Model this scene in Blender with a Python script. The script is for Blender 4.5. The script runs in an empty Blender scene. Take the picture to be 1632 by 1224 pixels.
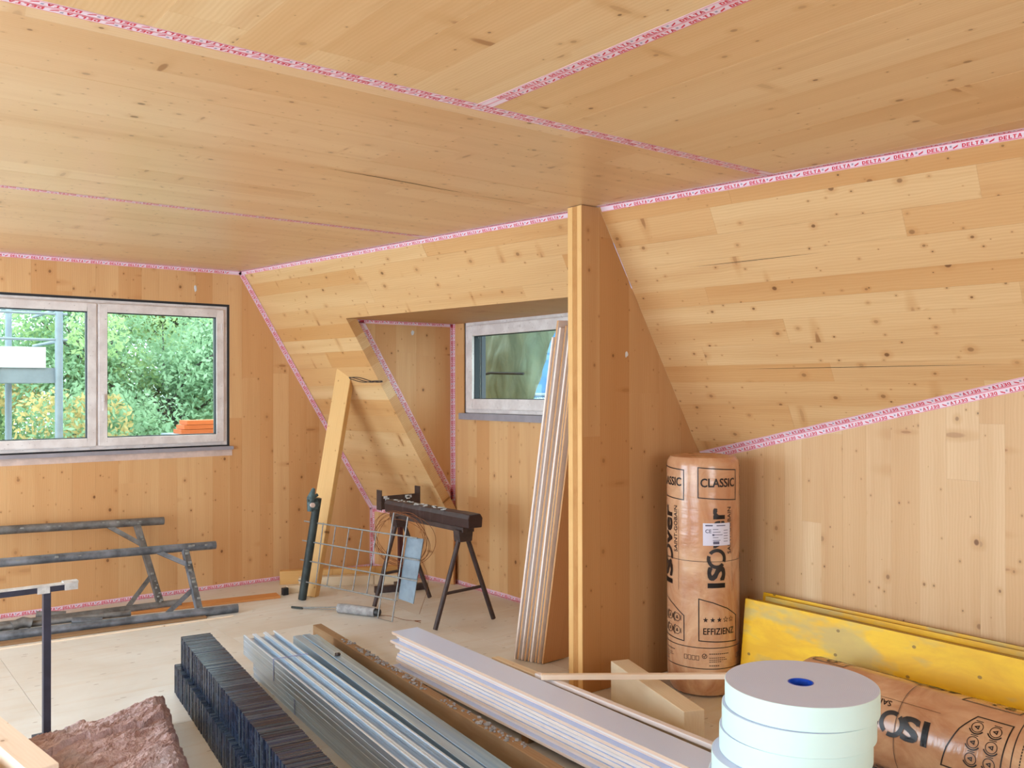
import bpy, bmesh, math, random
from mathutils import Vector, Matrix, Euler
import numpy as np

# ---------------------------------------------------------------- scene, camera, world, light
sc = bpy.context.scene
COL = sc.collection
random.seed(7)

def link(o):
    COL.objects.link(o)
    return o

cam_d = bpy.data.cameras.new('camera')
cam_d.sensor_width = 36.0
cam_d.lens = 1440.95 / 1632 * 36.0
cam_d.clip_start = 0.05
cam_d.clip_end = 200
cam = link(bpy.data.objects.new('camera', cam_d))
R_ = Vector((0.78946833, -0.61378739, -0.00219002))
U_ = Vector((-0.00133878, -0.00528996, 0.99998511))
F_ = Vector((0.61378984, 0.78945364, 0.00499798))
m = Matrix((R_, U_, -F_)).transposed().to_4x4()
m.translation = (0, 0, 1.6)
cam.matrix_world = m
sc.camera = cam

world = bpy.data.worlds.new('overcast_sky')
sc.world = world
world.use_nodes = True
wn = world.node_tree.nodes
wl = world.node_tree.links
wn.clear()
wo = wn.new('ShaderNodeOutputWorld')
wb = wn.new('ShaderNodeBackground')
wtc = wn.new('ShaderNodeTexCoord')
wsx = wn.new('ShaderNodeSeparateXYZ')
wcr = wn.new('ShaderNodeValToRGB')
wcr.color_ramp.elements[0].position = 0.0
wcr.color_ramp.elements[0].color = (0.72, 0.86, 1.0, 1)
wcr.color_ramp.elements[1].position = 0.7
wcr.color_ramp.elements[1].color = (0.78, 0.90, 1.0, 1)
wl.new(wtc.outputs['Generated'], wsx.inputs[0])
wl.new(wsx.outputs['Z'], wcr.inputs[0])
wl.new(wcr.outputs[0], wb.inputs['Color'])
wb.inputs['Strength'].default_value = 6.5
wl.new(wb.outputs[0], wo.inputs[0])

def area(name, loc, size, normal, power, col=(1, 1, 1), portal=False):
    d = bpy.data.lights.new(name, 'AREA')
    d.shape = 'RECTANGLE'
    d.size, d.size_y = size
    d.energy = power
    d.color = col
    if portal:
        d.cycles.is_portal = True
    o = link(bpy.data.objects.new(name, d))
    o.location = loc
    o.rotation_euler = Vector(normal).to_track_quat('-Z', 'Z').to_euler()
    o['kind'] = 'structure'
    return o

# daylight lamps, added at unseen openings in the left and back walls
area('added_daylight', (-1.78, 1.8, 1.25), (2.4, 2.1), (1, 0, 0), 40, (0.80, 0.90, 1.0))
area('added_daylight', (-1.78, 5.2, 1.25), (2.4, 2.1), (1, 0, 0), 105, (0.62, 0.83, 1.0))
area('added_daylight', (1.4, -2.48, 1.5), (2.0, 1.3), (0, 1, 0), 36, (0.90, 0.95, 1.0))

sc.view_settings.view_transform = 'Standard'
sc.view_settings.look = 'None'
sc.view_settings.gamma = 1.0
sc.view_settings.use_curve_mapping = False
sc.view_settings.exposure = -0.12
sc.cycles.use_denoising = True
sc.cycles.max_bounces = 9
sc.cycles.diffuse_bounces = 5
sc.cycles.transparent_max_bounces = 12
sc.cycles.sample_clamp_indirect = 6.0

# ---------------------------------------------------------------- materials
def srgb(r, g, b):
    f = lambda c: (c / 255 / 12.92) if c / 255 <= 0.04045 else ((c / 255 + 0.055) / 1.055) ** 2.4
    return (f(r), f(g), f(b), 1.0)

class NT:
    def __init__(s, name):
        s.m = bpy.data.materials.new(name)
        s.m.use_nodes = True
        s.t = s.m.node_tree
        s.b = s.t.nodes['Principled BSDF']
        s.out = s.t.nodes['Material Output']
    def n(s, typ, **kw):
        x = s.t.nodes.new(typ)
        for k, v in kw.items():
            setattr(x, k, v)
        return x
    def l(s, a, b):
        s.t.links.new(a, b)
    def val(s, sock, v):
        if hasattr(v, 'is_output') or isinstance(v, bpy.types.NodeSocket):
            s.l(v, sock)
        else:
            sock.default_value = v
    def math(s, op, a, b=0.0, c=0.0, clamp=False):
        x = s.n('ShaderNodeMath', operation=op, use_clamp=clamp)
        s.val(x.inputs[0], a); s.val(x.inputs[1], b); s.val(x.inputs[2], c)
        return x.outputs[0]
    def mix(s, fac, a, b, mode='MIX'):
        x = s.n('ShaderNodeMix', data_type='RGBA', blend_type=mode)
        s.val(x.inputs[0], fac); s.val(x.inputs[6], a); s.val(x.inputs[7], b)
        return x.outputs[2]
    def map(s, vec, scale=(1, 1, 1), loc=(0, 0, 0)):
        x = s.n('ShaderNodeMapping')
        s.l(vec, x.inputs['Vector'])
        x.inputs['Scale'].default_value = scale
        s.val(x.inputs['Location'], loc)
        return x.outputs[0]
    def noise(s, vec, scale=1.0, detail=3.0, rough=0.55, dist=0.0):
        x = s.n('ShaderNodeTexNoise')
        s.l(vec, x.inputs['Vector'])
        x.inputs['Scale'].default_value = scale
        x.inputs['Detail'].default_value = detail
        x.inputs['Roughness'].default_value = rough
        x.inputs['Distortion'].default_value = dist
        return x.outputs['Fac']
    def ramp(s, fac, p0, p1, c0=(0, 0, 0, 1), c1=(1, 1, 1, 1)):
        x = s.n('ShaderNodeValToRGB')
        x.color_ramp.elements[0].position = p0; x.color_ramp.elements[0].color = c0
        x.color_ramp.elements[1].position = p1; x.color_ramp.elements[1].color = c1
        s.l(fac, x.inputs[0])
        return x.outputs[0]
    def coords(s, rnd=True, space='Object'):
        tc = s.n('ShaderNodeTexCoord')
        v = tc.outputs[space]
        oi = s.n('ShaderNodeObjectInfo')
        s.rand = oi.outputs['Random']
        if rnd:
            a = s.n('ShaderNodeVectorMath', operation='MULTIPLY')
            cx = s.n('ShaderNodeCombineXYZ')
            s.l(s.rand, cx.inputs[0]); s.l(s.rand, cx.inputs[1]); s.l(s.rand, cx.inputs[2])
            s.l(cx.outputs[0], a.inputs[0]); a.inputs[1].default_value = (57.0, 91.0, 23.0)
            b = s.n('ShaderNodeVectorMath', operation='ADD')
            s.l(v, b.inputs[0]); s.l(a.outputs[0], b.inputs[1])
            return b.outputs[0]
        return v
    def bump(s, h, strength=0.2, dist=0.01):
        x = s.n('ShaderNodeBump')
        x.inputs['Strength'].default_value = strength
        x.inputs['Distance'].default_value = dist
        s.l(h, x.inputs['Height'])
        s.l(x.outputs[0], s.b.inputs['Normal'])

def plain(name, col, rough=0.6, metal=0.0, spec=0.5, var=0.0, vscale=8.0, bump=0.0, dark=None):
    n = NT(name)
    n.b.inputs['Roughness'].default_value = rough
    n.b.inputs['Metallic'].default_value = metal
    n.b.inputs['Specular IOR Level'].default_value = spec
    n.b.inputs['Base Color'].default_value = col
    if var or bump:
        v = n.coords()
        f = n.noise(v, vscale, 5, 0.6)
        if var:
            d = dark or tuple(c * (1 - var) for c in col[:3]) + (1,)
            n.l(n.mix(n.ramp(f, 0.38, 0.62), d, col), n.b.inputs['Base Color'])
        if bump:
            n.bump(f, bump, 0.01)
    return n.m

def wood(name, ca, cb, knots=0.5, grain=1.0, rough=0.55, knot_scale=4.2, tint=0.8, streak=srgb(178, 124, 74), spec=0.35, dots=0.5):
    """softwood: x = along the grain, y = across, z = thickness (object space)."""
    n = NT(name)
    v = n.coords()
    tone = n.math('MULTIPLY', n.rand, tint)
    base = n.mix(tone, ca, cb)
    # broad figure along the grain
    fig = n.noise(n.map(v, (0.5, 7.0, 7.0)), 1.0, 2, 0.5, 0.6)
    w = n.n('ShaderNodeTexWave', wave_type='BANDS', bands_direction='Y')
    n.l(n.map(v, (0.25, 1.0, 1.0)), w.inputs['Vector'])
    w.inputs['Scale'].default_value = 22.0
    w.inputs['Distortion'].default_value = 7.0
    w.inputs['Detail'].default_value = 2.0
    w.inputs['Detail Scale'].default_value = 0.8
    fine = n.noise(n.map(v, (3.0, 130.0, 130.0)), 1.0, 3, 0.6)
    dk = tuple(c * k for c, k in zip(cb[:3], (0.78, 0.66, 0.50))) + (1,)
    c = n.mix(n.math('MULTIPLY', n.ramp(fig, 0.45, 0.75), 0.45 * grain), base, dk)
    c = n.mix(n.math('MULTIPLY', w.outputs['Fac'], 0.20 * grain), c, dk)
    c = n.mix(n.math('MULTIPLY', fine, 0.28 * grain), c, dk)
    if knots > 0:
        kv = n.map(v, (1.0, 1.25, 0.0))
        jit = n.noise(v, 16.0, 2, 0.5)
        def knotlayer(scale, r0, r1, thr, colk, amount, c, kv=kv):
            r0 *= .72; r1 *= .80
            vo = n.n('ShaderNodeTexVoronoi', voronoi_dimensions='2D')
            n.l(kv, vo.inputs['Vector'])
            vo.inputs['Scale'].default_value = scale
            d = n.math('ADD', vo.outputs['Distance'], n.math('MULTIPLY', n.math('SUBTRACT', jit, 0.5), r1 * 0.9))
            sp = n.n('ShaderNodeSeparateXYZ'); n.l(vo.outputs['Color'], sp.inputs[0])
            gate = n.math('LESS_THAN', sp.outputs[0], thr)
            sz = n.math('MULTIPLY_ADD', sp.outputs[1], 1.1, 0.35)
            amount = n.math('MULTIPLY_ADD', sp.outputs[2], amount * .7, amount * .3)
            dd = n.math('DIVIDE', d, sz)
            core = n.n('ShaderNodeMapRange', interpolation_type='SMOOTHSTEP')
            n.l(dd, core.inputs[0])
            core.inputs[1].default_value = r0; core.inputs[2].default_value = r1
            core.inputs[3].default_value = 1.0; core.inputs[4].default_value = 0.0
            f = n.math('MULTIPLY', n.math('MULTIPLY', core.outputs[0], gate), amount)
            halo = n.n('ShaderNodeMapRange', interpolation_type='SMOOTHSTEP')
            n.l(dd, halo.inputs[0])
            halo.inputs[1].default_value = r1; halo.inputs[2].default_value = r1 * 2.8
            halo.inputs[3].default_value = 0.35; halo.inputs[4].default_value = 0.0
            c = n.mix(n.math('MULTIPLY', halo.outputs[0], gate), c, dk)
            return n.mix(f, c, colk)
        c = knotlayer(knot_scale * .8, 0.05, 0.085, knots * .35, srgb(136, 84, 42), 0.7, c, n.map(v, (1.9, .45, 0.0)))
        c = knotlayer(knot_scale, 0.035, 0.06, knots, srgb(104, 62, 30), 0.85, c)
        c = knotlayer(knot_scale * 2.3, 0.03, 0.055, dots * knots, srgb(74, 44, 24), 0.8, c)
    if streak:
        st = n.noise(n.map(v, (0.7, 11.0, 0.0)), 1.0, 3, 0.6, 0.3)
        c = n.mix(n.math('MULTIPLY', n.ramp(st, 0.58, 0.80), 0.38), c, streak)
    n.l(c, n.b.inputs['Base Color'])
    n.b.inputs['Roughness'].default_value = rough
    n.b.inputs['Specular IOR Level'].default_value = spec
    n.bump(fine, 0.06, 0.002)
    return n.m

W_CEIL = wood('spruce_ceiling', srgb(222, 188, 146), srgb(212, 170, 124), 0.75, 0.8, 0.33, 4.4, 0.8, spec=0.7, dots=0.9)
W_CEIL2 = wood('spruce_ceiling_pale', srgb(224, 194, 150), srgb(214, 174, 126), 0.6, 1.0, 0.45, 3.4, 1.0, spec=0.45)
W_SLOPE = wood('spruce_slope', srgb(224, 191, 142), srgb(205, 155, 99), 0.85, 0.9, 0.5, 4.0, 1.0)
W_FAR = wood('spruce_far_wall', srgb(216, 174, 124), srgb(202, 150, 98), 0.6, 0.7, 0.55, 4.0, 1.0)
W_RIGHT = wood('spruce_right_wall', srgb(226, 196, 154), srgb(210, 170, 122), 0.7, 0.8, 0.5, 3.8, 0.9, streak=srgb(184, 128, 84))
W_PART = wood('spruce_partition', srgb(200, 158, 110), srgb(184, 134, 84), 0.4, 0.7, 0.55, 4.0, 1.0)
W_EDGE = wood('spruce_edge_pale', srgb(232, 190, 128), srgb(220, 172, 108), 0.2, 0.6, 0.6)
W_EDGED = wood('spruce_edge_dark', srgb(200, 148, 88), srgb(186, 132, 74), 0.0, 1.3, 0.7)
W_POST = wood('spruce_post', srgb(226, 184, 122), srgb(210, 162, 98), 0.5, 0.7, 0.6, 4.5)
W_BLOCK = wood('spruce_offcut', srgb(226, 210, 182), srgb(214, 196, 164), 0.3, 0.5, 0.6, 4.5)
W_WHITE = wood('planed_white_wood', srgb(240, 224, 204), srgb(232, 206, 180), 0.15, 0.5, 0.6, 5)
W_CORE = wood('board_core', srgb(242, 236, 232), srgb(222, 190, 164), 0.0, .5, 0.6, 5, 1.0)
W_CORE2 = wood('board_core_brown', srgb(226, 186, 142), srgb(206, 156, 108), 0.0, .9, 0.6, 5, 1.0)
M_BOARDW2 = plain('warm_white_laminate', srgb(228, 218, 214), 0.45)
W_BROWN = wood('brown_dirty_timber', srgb(168, 138, 104), srgb(140, 108, 76), 0.3, 1.6, 0.8, 5)
W_DARK = wood('dark_stained_wood', srgb(66, 46, 44), srgb(52, 38, 38), 0.0, 1.2, 0.45, 5, streak=srgb(110, 96, 92))

def m_floor():
    n = NT('floor_panel_wood')
    v = n.coords()
    f = n.noise(n.map(v, (1.4, 1.4, 1.4)), 1.0, 5, 0.6, 0.4)
    g = n.noise(n.map(v, (1.2, 16.0, 1.0)), 1.0, 4, 0.6, 0.5)
    c = n.mix(n.ramp(f, 0.35, 0.68), srgb(206, 198, 186), srgb(222, 220, 214))
    c = n.mix(n.math('MULTIPLY', n.ramp(g, 0.5, 0.75), 0.35), c, srgb(196, 170, 138))
    vo = n.n('ShaderNodeTexVoronoi', voronoi_dimensions='2D')
    n.l(n.map(v, (1.0, 2.6, 1.0)), vo.inputs['Vector']); vo.inputs['Scale'].default_value = 4.0
    sp = n.n('ShaderNodeSeparateXYZ'); n.l(vo.outputs['Color'], sp.inputs[0])
    d = n.math('ADD', vo.outputs['Distance'], n.math('MULTIPLY', n.math('SUBTRACT', n.noise(v, 30, 3), 0.5), 0.16))
    k = n.math('MULTIPLY', n.math('LESS_THAN', d, 0.055), n.math('LESS_THAN', sp.outputs[0], 0.5))
    c = n.mix(n.math('MULTIPLY', k, 0.5), c, srgb(140, 118, 100))
    n.l(c, n.b.inputs['Base Color'])
    n.b.inputs['Roughness'].default_value = 0.42
    n.b.inputs['Specular IOR Level'].default_value = 0.45
    n.bump(g, 0.08, 0.003)
    return n.m
M_FLOOR = m_floor()

M_TAPE = plain('tape_white', srgb(226, 205, 214), 0.45)
M_RED = plain('tape_red_print', srgb(205, 40, 66), 0.5)
M_PINK = plain('tape_pink_line', srgb(226, 110, 128), 0.5)
M_GREYMARK = plain('tape_grey_mark', srgb(150, 140, 160), 0.5)

def m_pvc():
    n = NT('window_profile_film')
    v = n.coords()
    f = n.noise(v, 9, 4, 0.6)
    c = n.mix(n.ramp(f, 0.4, 0.65), srgb(206, 196, 192), srgb(224, 216, 212))
    s = n.noise(v, 60, 2, 0.5)
    c = n.mix(n.math('MULTIPLY', n.ramp(s, 0.68, 0.72), 0.6), c, srgb(150, 136, 130))
    n.l(c, n.b.inputs['Base Color'])
    n.b.inputs['Roughness'].default_value = 0.35
    return n.m
M_PVC = m_pvc()
M_GASK = plain('black_gasket', srgb(28, 30, 36), 0.6)
M_SILLG = plain('grey_sill', srgb(150, 144, 150), 0.5, var=0.15)
M_FOAM = plain('pale_sill_film', srgb(214, 186, 172), 0.6, var=0.2, vscale=12)

def m_glass():
    n = NT('window_glass')
    n.t.nodes.remove(n.b)
    tr = n.n('ShaderNodeBsdfTransparent'); tr.inputs[0].default_value = (0.90, 0.97, 0.94, 1)
    gl = n.n('ShaderNodeBsdfGlossy'); gl.inputs['Roughness'].default_value = 0.02
    fr = n.n('ShaderNodeFresnel'); fr.inputs[0].default_value = 1.45
    mx = n.n('ShaderNodeMixShader')
    ge = n.n('ShaderNodeNewGeometry')
    n.l(n.math('MULTIPLY', fr.outputs[0], n.math('SUBTRACT', 1.0, ge.outputs['Backfacing'])), mx.inputs[0]); n.l(tr.outputs[0], mx.inputs[1]); n.l(gl.outputs[0], mx.inputs[2])
    n.l(mx.outputs[0], n.out.inputs[0])
    return n.m
M_GLASS = m_glass()

def m_steel(name, ca, cb, rough=0.28, sc_=(2.0, 26.0, 26.0), metal=0.9, bump=0.05):
    n = NT(name)
    v = n.coords()
    f = n.noise(n.map(v, sc_), 1.0, 4, 0.6)
    n.l(n.mix(n.ramp(f, 0.35, 0.65), ca, cb), n.b.inputs['Base Color'])
    n.b.inputs['Metallic'].default_value = metal
    n.l(n.math('MULTIPLY_ADD', f, 0.25, rough - 0.1), n.b.inputs['Roughness'])
    n.bump(f, bump, 0.003)
    return n.m
M_STUD = m_steel('galvanised_steel', srgb(170, 190, 212), srgb(212, 226, 240), 0.3, (.8, 70, 70), metal=.85, bump=.2)
M_LIP = m_steel('lit_folded_lip', srgb(206, 222, 240), srgb(226, 238, 250), 0.35, (.8, 40, 40), metal=.45, bump=.1)  # paler copy of the channel steel: light caught by the lips, put into colour
M_STUDD = m_steel('blue_galvanised_steel', srgb(150, 188, 224), srgb(196, 224, 248), 0.3, (.8, 50, 50), metal=.6, bump=.2)
M_BLACKPL = m_steel('black_coated_sheet', srgb(24, 31, 46), srgb(44, 58, 84), 0.24, (30, 3, 30), 0.15)
M_BLACKPL2 = m_steel('grey_coated_sheet', srgb(56, 66, 74), srgb(88, 98, 104), 0.3, (30, 3, 30), 0.15)
M_SCAFF = m_steel('mortar_splashed_scaffold_tube', srgb(92, 88, 84), srgb(140, 138, 136), 0.5, (9, 9, 9), 0.45)
M_SCAFFB = m_steel('grey_blue_scaffold_tube', srgb(88, 92, 98), srgb(136, 140, 148), 0.45, (9, 9, 9), 0.5)
M_RUSTBR = plain('brown_painted_steel', srgb(74, 58, 54), 0.55, 0.2, var=0.35, vscale=18)
M_DKBLUE = plain('dark_blue_painted_steel', srgb(54, 54, 72), 0.5, 0.2, var=0.3, vscale=14)
M_MORTAR = plain('white_mortar_splash', srgb(214, 214, 212), 0.9, var=0.25, vscale=30, bump=0.5)
M_RUSTW = plain('rusty_wire', srgb(140, 84, 46), 0.8, 0.1, var=0.35, vscale=30)
M_WIRE = plain('galvanised_wire', srgb(150, 150, 148), 0.45, 0.5, var=0.2, vscale=40)
M_GREENPIPE = plain('dark_green_pipe', srgb(58, 66, 64), 0.55, 0.2, var=0.4, vscale=16)
M_CLAMP = plain('weathered_green_casting', srgb(84, 104, 106), 0.6, 0.3, var=0.4, vscale=40)
M_ZINC = plain('blue_grey_zinc_sheet', srgb(140, 158, 172), 0.45, 0.4, var=0.25, vscale=9)
M_BLACK = plain('black_plastic', srgb(30, 30, 32), 0.5)
M_CONC = plain('cement_grey', srgb(168, 166, 166), 0.9, var=0.35, vscale=22, bump=0.6)
M_BOARDW = plain('white_laminate', srgb(206, 217, 243), 0.3, spec=0.5)
M_STRAP = plain('pale_blue_strap', srgb(150, 170, 220), 0.4)
M_TARPR = plain('foam_strip_side', srgb(212, 238, 232), 0.5, spec=0.3)
def m_rolltop():
    n = NT('foam_strip_top')
    v = n.coords(False)
    w = n.n('ShaderNodeTexWave', wave_type='RINGS', rings_direction='Z')
    n.l(v, w.inputs['Vector']); w.inputs['Scale'].default_value = 55.0; w.inputs['Distortion'].default_value = 0.5
    n.l(n.mix(w.outputs['Fac'], srgb(196, 208, 238), srgb(206, 217, 243)), n.b.inputs['Base Color'])
    n.b.inputs['Roughness'].default_value = 0.7
    n.bump(w.outputs['Fac'], 0.15, 0.002)
    return n.m
M_TARPT = m_rolltop()
M_BLUE = plain('blue_plastic_core', srgb(24, 74, 190), 0.4)
M_INK = plain('black_ink', srgb(34, 26, 24), 0.4)
M_LABEL = plain('white_paper_label', srgb(214, 212, 226), 0.5)
M_LABTXT = plain('grey_label_text', srgb(90, 88, 110), 0.5)

def m_film():
    n = NT('brown_translucent_film')
    v = n.coords()
    f = n.noise(n.map(v, (5, 5, 3)), 1.0, 5, 0.6, 1.0)
    f2 = n.noise(v, 2.2, 3, 0.5)
    c = n.mix(n.ramp(f, 0.35, 0.65), srgb(178, 124, 88), srgb(212, 172, 134))
    c = n.mix(n.math('MULTIPLY', n.ramp(f2, 0.5, 0.7), 0.5), c, srgb(190, 126, 84))
    n.l(c, n.b.inputs['Base Color'])
    n.b.inputs['Roughness'].default_value = 0.22
    n.b.inputs['Specular IOR Level'].default_value = 0.6
    h = n.noise(n.map(v, (10, 10, 28)), 1.0, 3, 0.5, 0.3)
    n.bump(h, 0.22, 0.01)
    return n.m
M_FILM = m_film()

def m_yellow():
    n = NT('yellow_formwork_face')
    v = n.coords()
    f = n.noise(n.map(v, (3.5, 9, 9)), 1.0, 5, 0.65, 0.5)
    g = n.noise(n.map(v, (1.5, 40, 40)), 1.0, 3, 0.6)
    f3 = n.noise(n.map(v, (2.2, 5, 5), (4, 2, 0)), 1.0, 4, 0.6)
    c = n.mix(n.ramp(f, 0.35, 0.6), srgb(250, 206, 14), srgb(234, 182, 8))
    c = n.mix(n.math('MULTIPLY', g, 0.25), c, srgb(170, 120, 30))
    c = n.mix(n.math('MULTIPLY', n.ramp(f3, 0.50, 0.60), 0.6), c, srgb(176, 168, 120))
    vo = n.n('ShaderNodeTexVoronoi', voronoi_dimensions='2D')
    n.l(n.map(v, (1, 1.3, 0)), vo.inputs['Vector']); vo.inputs['Scale'].default_value = 6
    sp = n.n('ShaderNodeSeparateXYZ'); n.l(vo.outputs['Color'], sp.inputs[0])
    k = n.math('MULTIPLY', n.math('LESS_THAN', vo.outputs['Distance'], 0.055), n.math('LESS_THAN', sp.outputs[0], .35))
    c = n.mix(n.math('MULTIPLY', k, 0.7), c, srgb(96, 66, 24))
    n.l(c, n.b.inputs['Base Color'])
    n.b.inputs['Roughness'].default_value = 0.5
    return n.m
M_YEL = m_yellow()
M_YELB = wood('formwork_edge_brown', srgb(128, 92, 48), srgb(104, 72, 36), 0.0, 1.5, 0.8)
M_YELL = wood('formwork_edge_yellow', srgb(226, 172, 40), srgb(206, 148, 34), 0.0, 1.5, 0.7)

def m_wool():
    n = NT('mineral_wool')
    v = n.coords()
    f = n.noise(n.map(v, (3, 9, 6)), 1.0, 6, 0.7, 1.4)
    f2 = n.noise(v, 3.0, 3, 0.6)
    f3 = n.noise(v, 90.0, 3, 0.7)
    c = n.mix(n.ramp(f, 0.35, 0.65), srgb(168, 136, 132), srgb(230, 208, 210))
    c = n.mix(n.math('MULTIPLY', n.ramp(f2, 0.47, 0.60), 0.7), c, srgb(190, 184, 192))
    c = n.mix(n.math('MULTIPLY', f3, 0.35), c, srgb(104, 72, 64))
    n.l(c, n.b.inputs['Base Color'])
    n.b.inputs['Roughness'].default_value = 1.0
    n.b.inputs['Specular IOR Level'].default_value = 0.1
    n.bump(f3, 0.9, 0.01)
    return n.m
M_WOOL = m_wool()

def m_leaf(name, ca, cb):
    n = NT(name)
    v = n.coords(False)
    f = n.noise(v, 1.3, 3, 0.6)
    n.l(n.mix(n.ramp(f, 0.35, 0.65), ca, cb), n.b.inputs['Base Color'])
    n.b.inputs['Roughness'].default_value = 0.5
    n.b.inputs['Specular IOR Level'].default_value = 0.3
    tl = n.n('ShaderNodeBsdfTranslucent')
    n.l(n.mix(n.ramp(f, 0.35, 0.65), ca, cb), tl.inputs[0])
    mx = n.n('ShaderNodeMixShader'); mx.inputs[0].default_value = 0.45
    n.l(n.b.outputs[0], mx.inputs[1]); n.l(tl.outputs[0], mx.inputs[2])
    n.l(mx.outputs[0], n.out.inputs[0])
    return n.m
M_LEAF = m_leaf('leaf_green', srgb(128, 160, 122), srgb(166, 192, 152))
M_LEAFY = m_leaf('leaf_yellow_green', srgb(156, 184, 124), srgb(190, 202, 148))
M_LEAFO = m_leaf('leaf_orange', srgb(206, 178, 120), srgb(188, 164, 110))
M_BARK = plain('bark', srgb(78, 74, 66), 0.9, var=0.3, vscale=20)
M_ALU = plain('pale_aluminium', srgb(142, 150, 158), 0.5, 0.3, var=0.15, vscale=6)
M_WHITE = plain('white_render', srgb(206, 206, 206), 0.8, var=0.05, vscale=2)
M_GROUND = plain('garden_ground', srgb(96, 110, 78), 0.95, var=0.4, vscale=1.2)
M_ORWOOD = wood('orange_timber', srgb(214, 110, 52), srgb(190, 92, 44), 0.0, 1.0, 0.7)
def m_tarp():
    n = NT('grey_green_sheeting')
    v = n.coords(False)
    f = n.noise(n.map(v, (1, 4, 1.6)), 1.0, 5, 0.6, 1.2)
    n.l(n.mix(n.ramp(f, 0.38, 0.62), srgb(140, 152, 134), srgb(186, 198, 176)), n.b.inputs['Base Color'])
    n.b.inputs['Roughness'].default_value = 0.45
    tl = n.n('ShaderNodeBsdfTranslucent'); tl.inputs[0].default_value = srgb(138, 152, 128)
    mx = n.n('ShaderNodeMixShader'); mx.inputs[0].default_value = 0.3
    n.l(n.b.outputs[0], mx.inputs[1]); n.l(tl.outputs[0], mx.inputs[2])
    n.l(mx.outputs[0], n.out.inputs[0])
    n.bump(f, 0.4, 0.03)
    return n.m
M_TARP = m_tarp()
M_NET = plain('sky_blue_net', srgb(92, 140, 190), 0.8, var=0.35, vscale=1.6)  # net colour stands in for the blue of the sky

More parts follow.
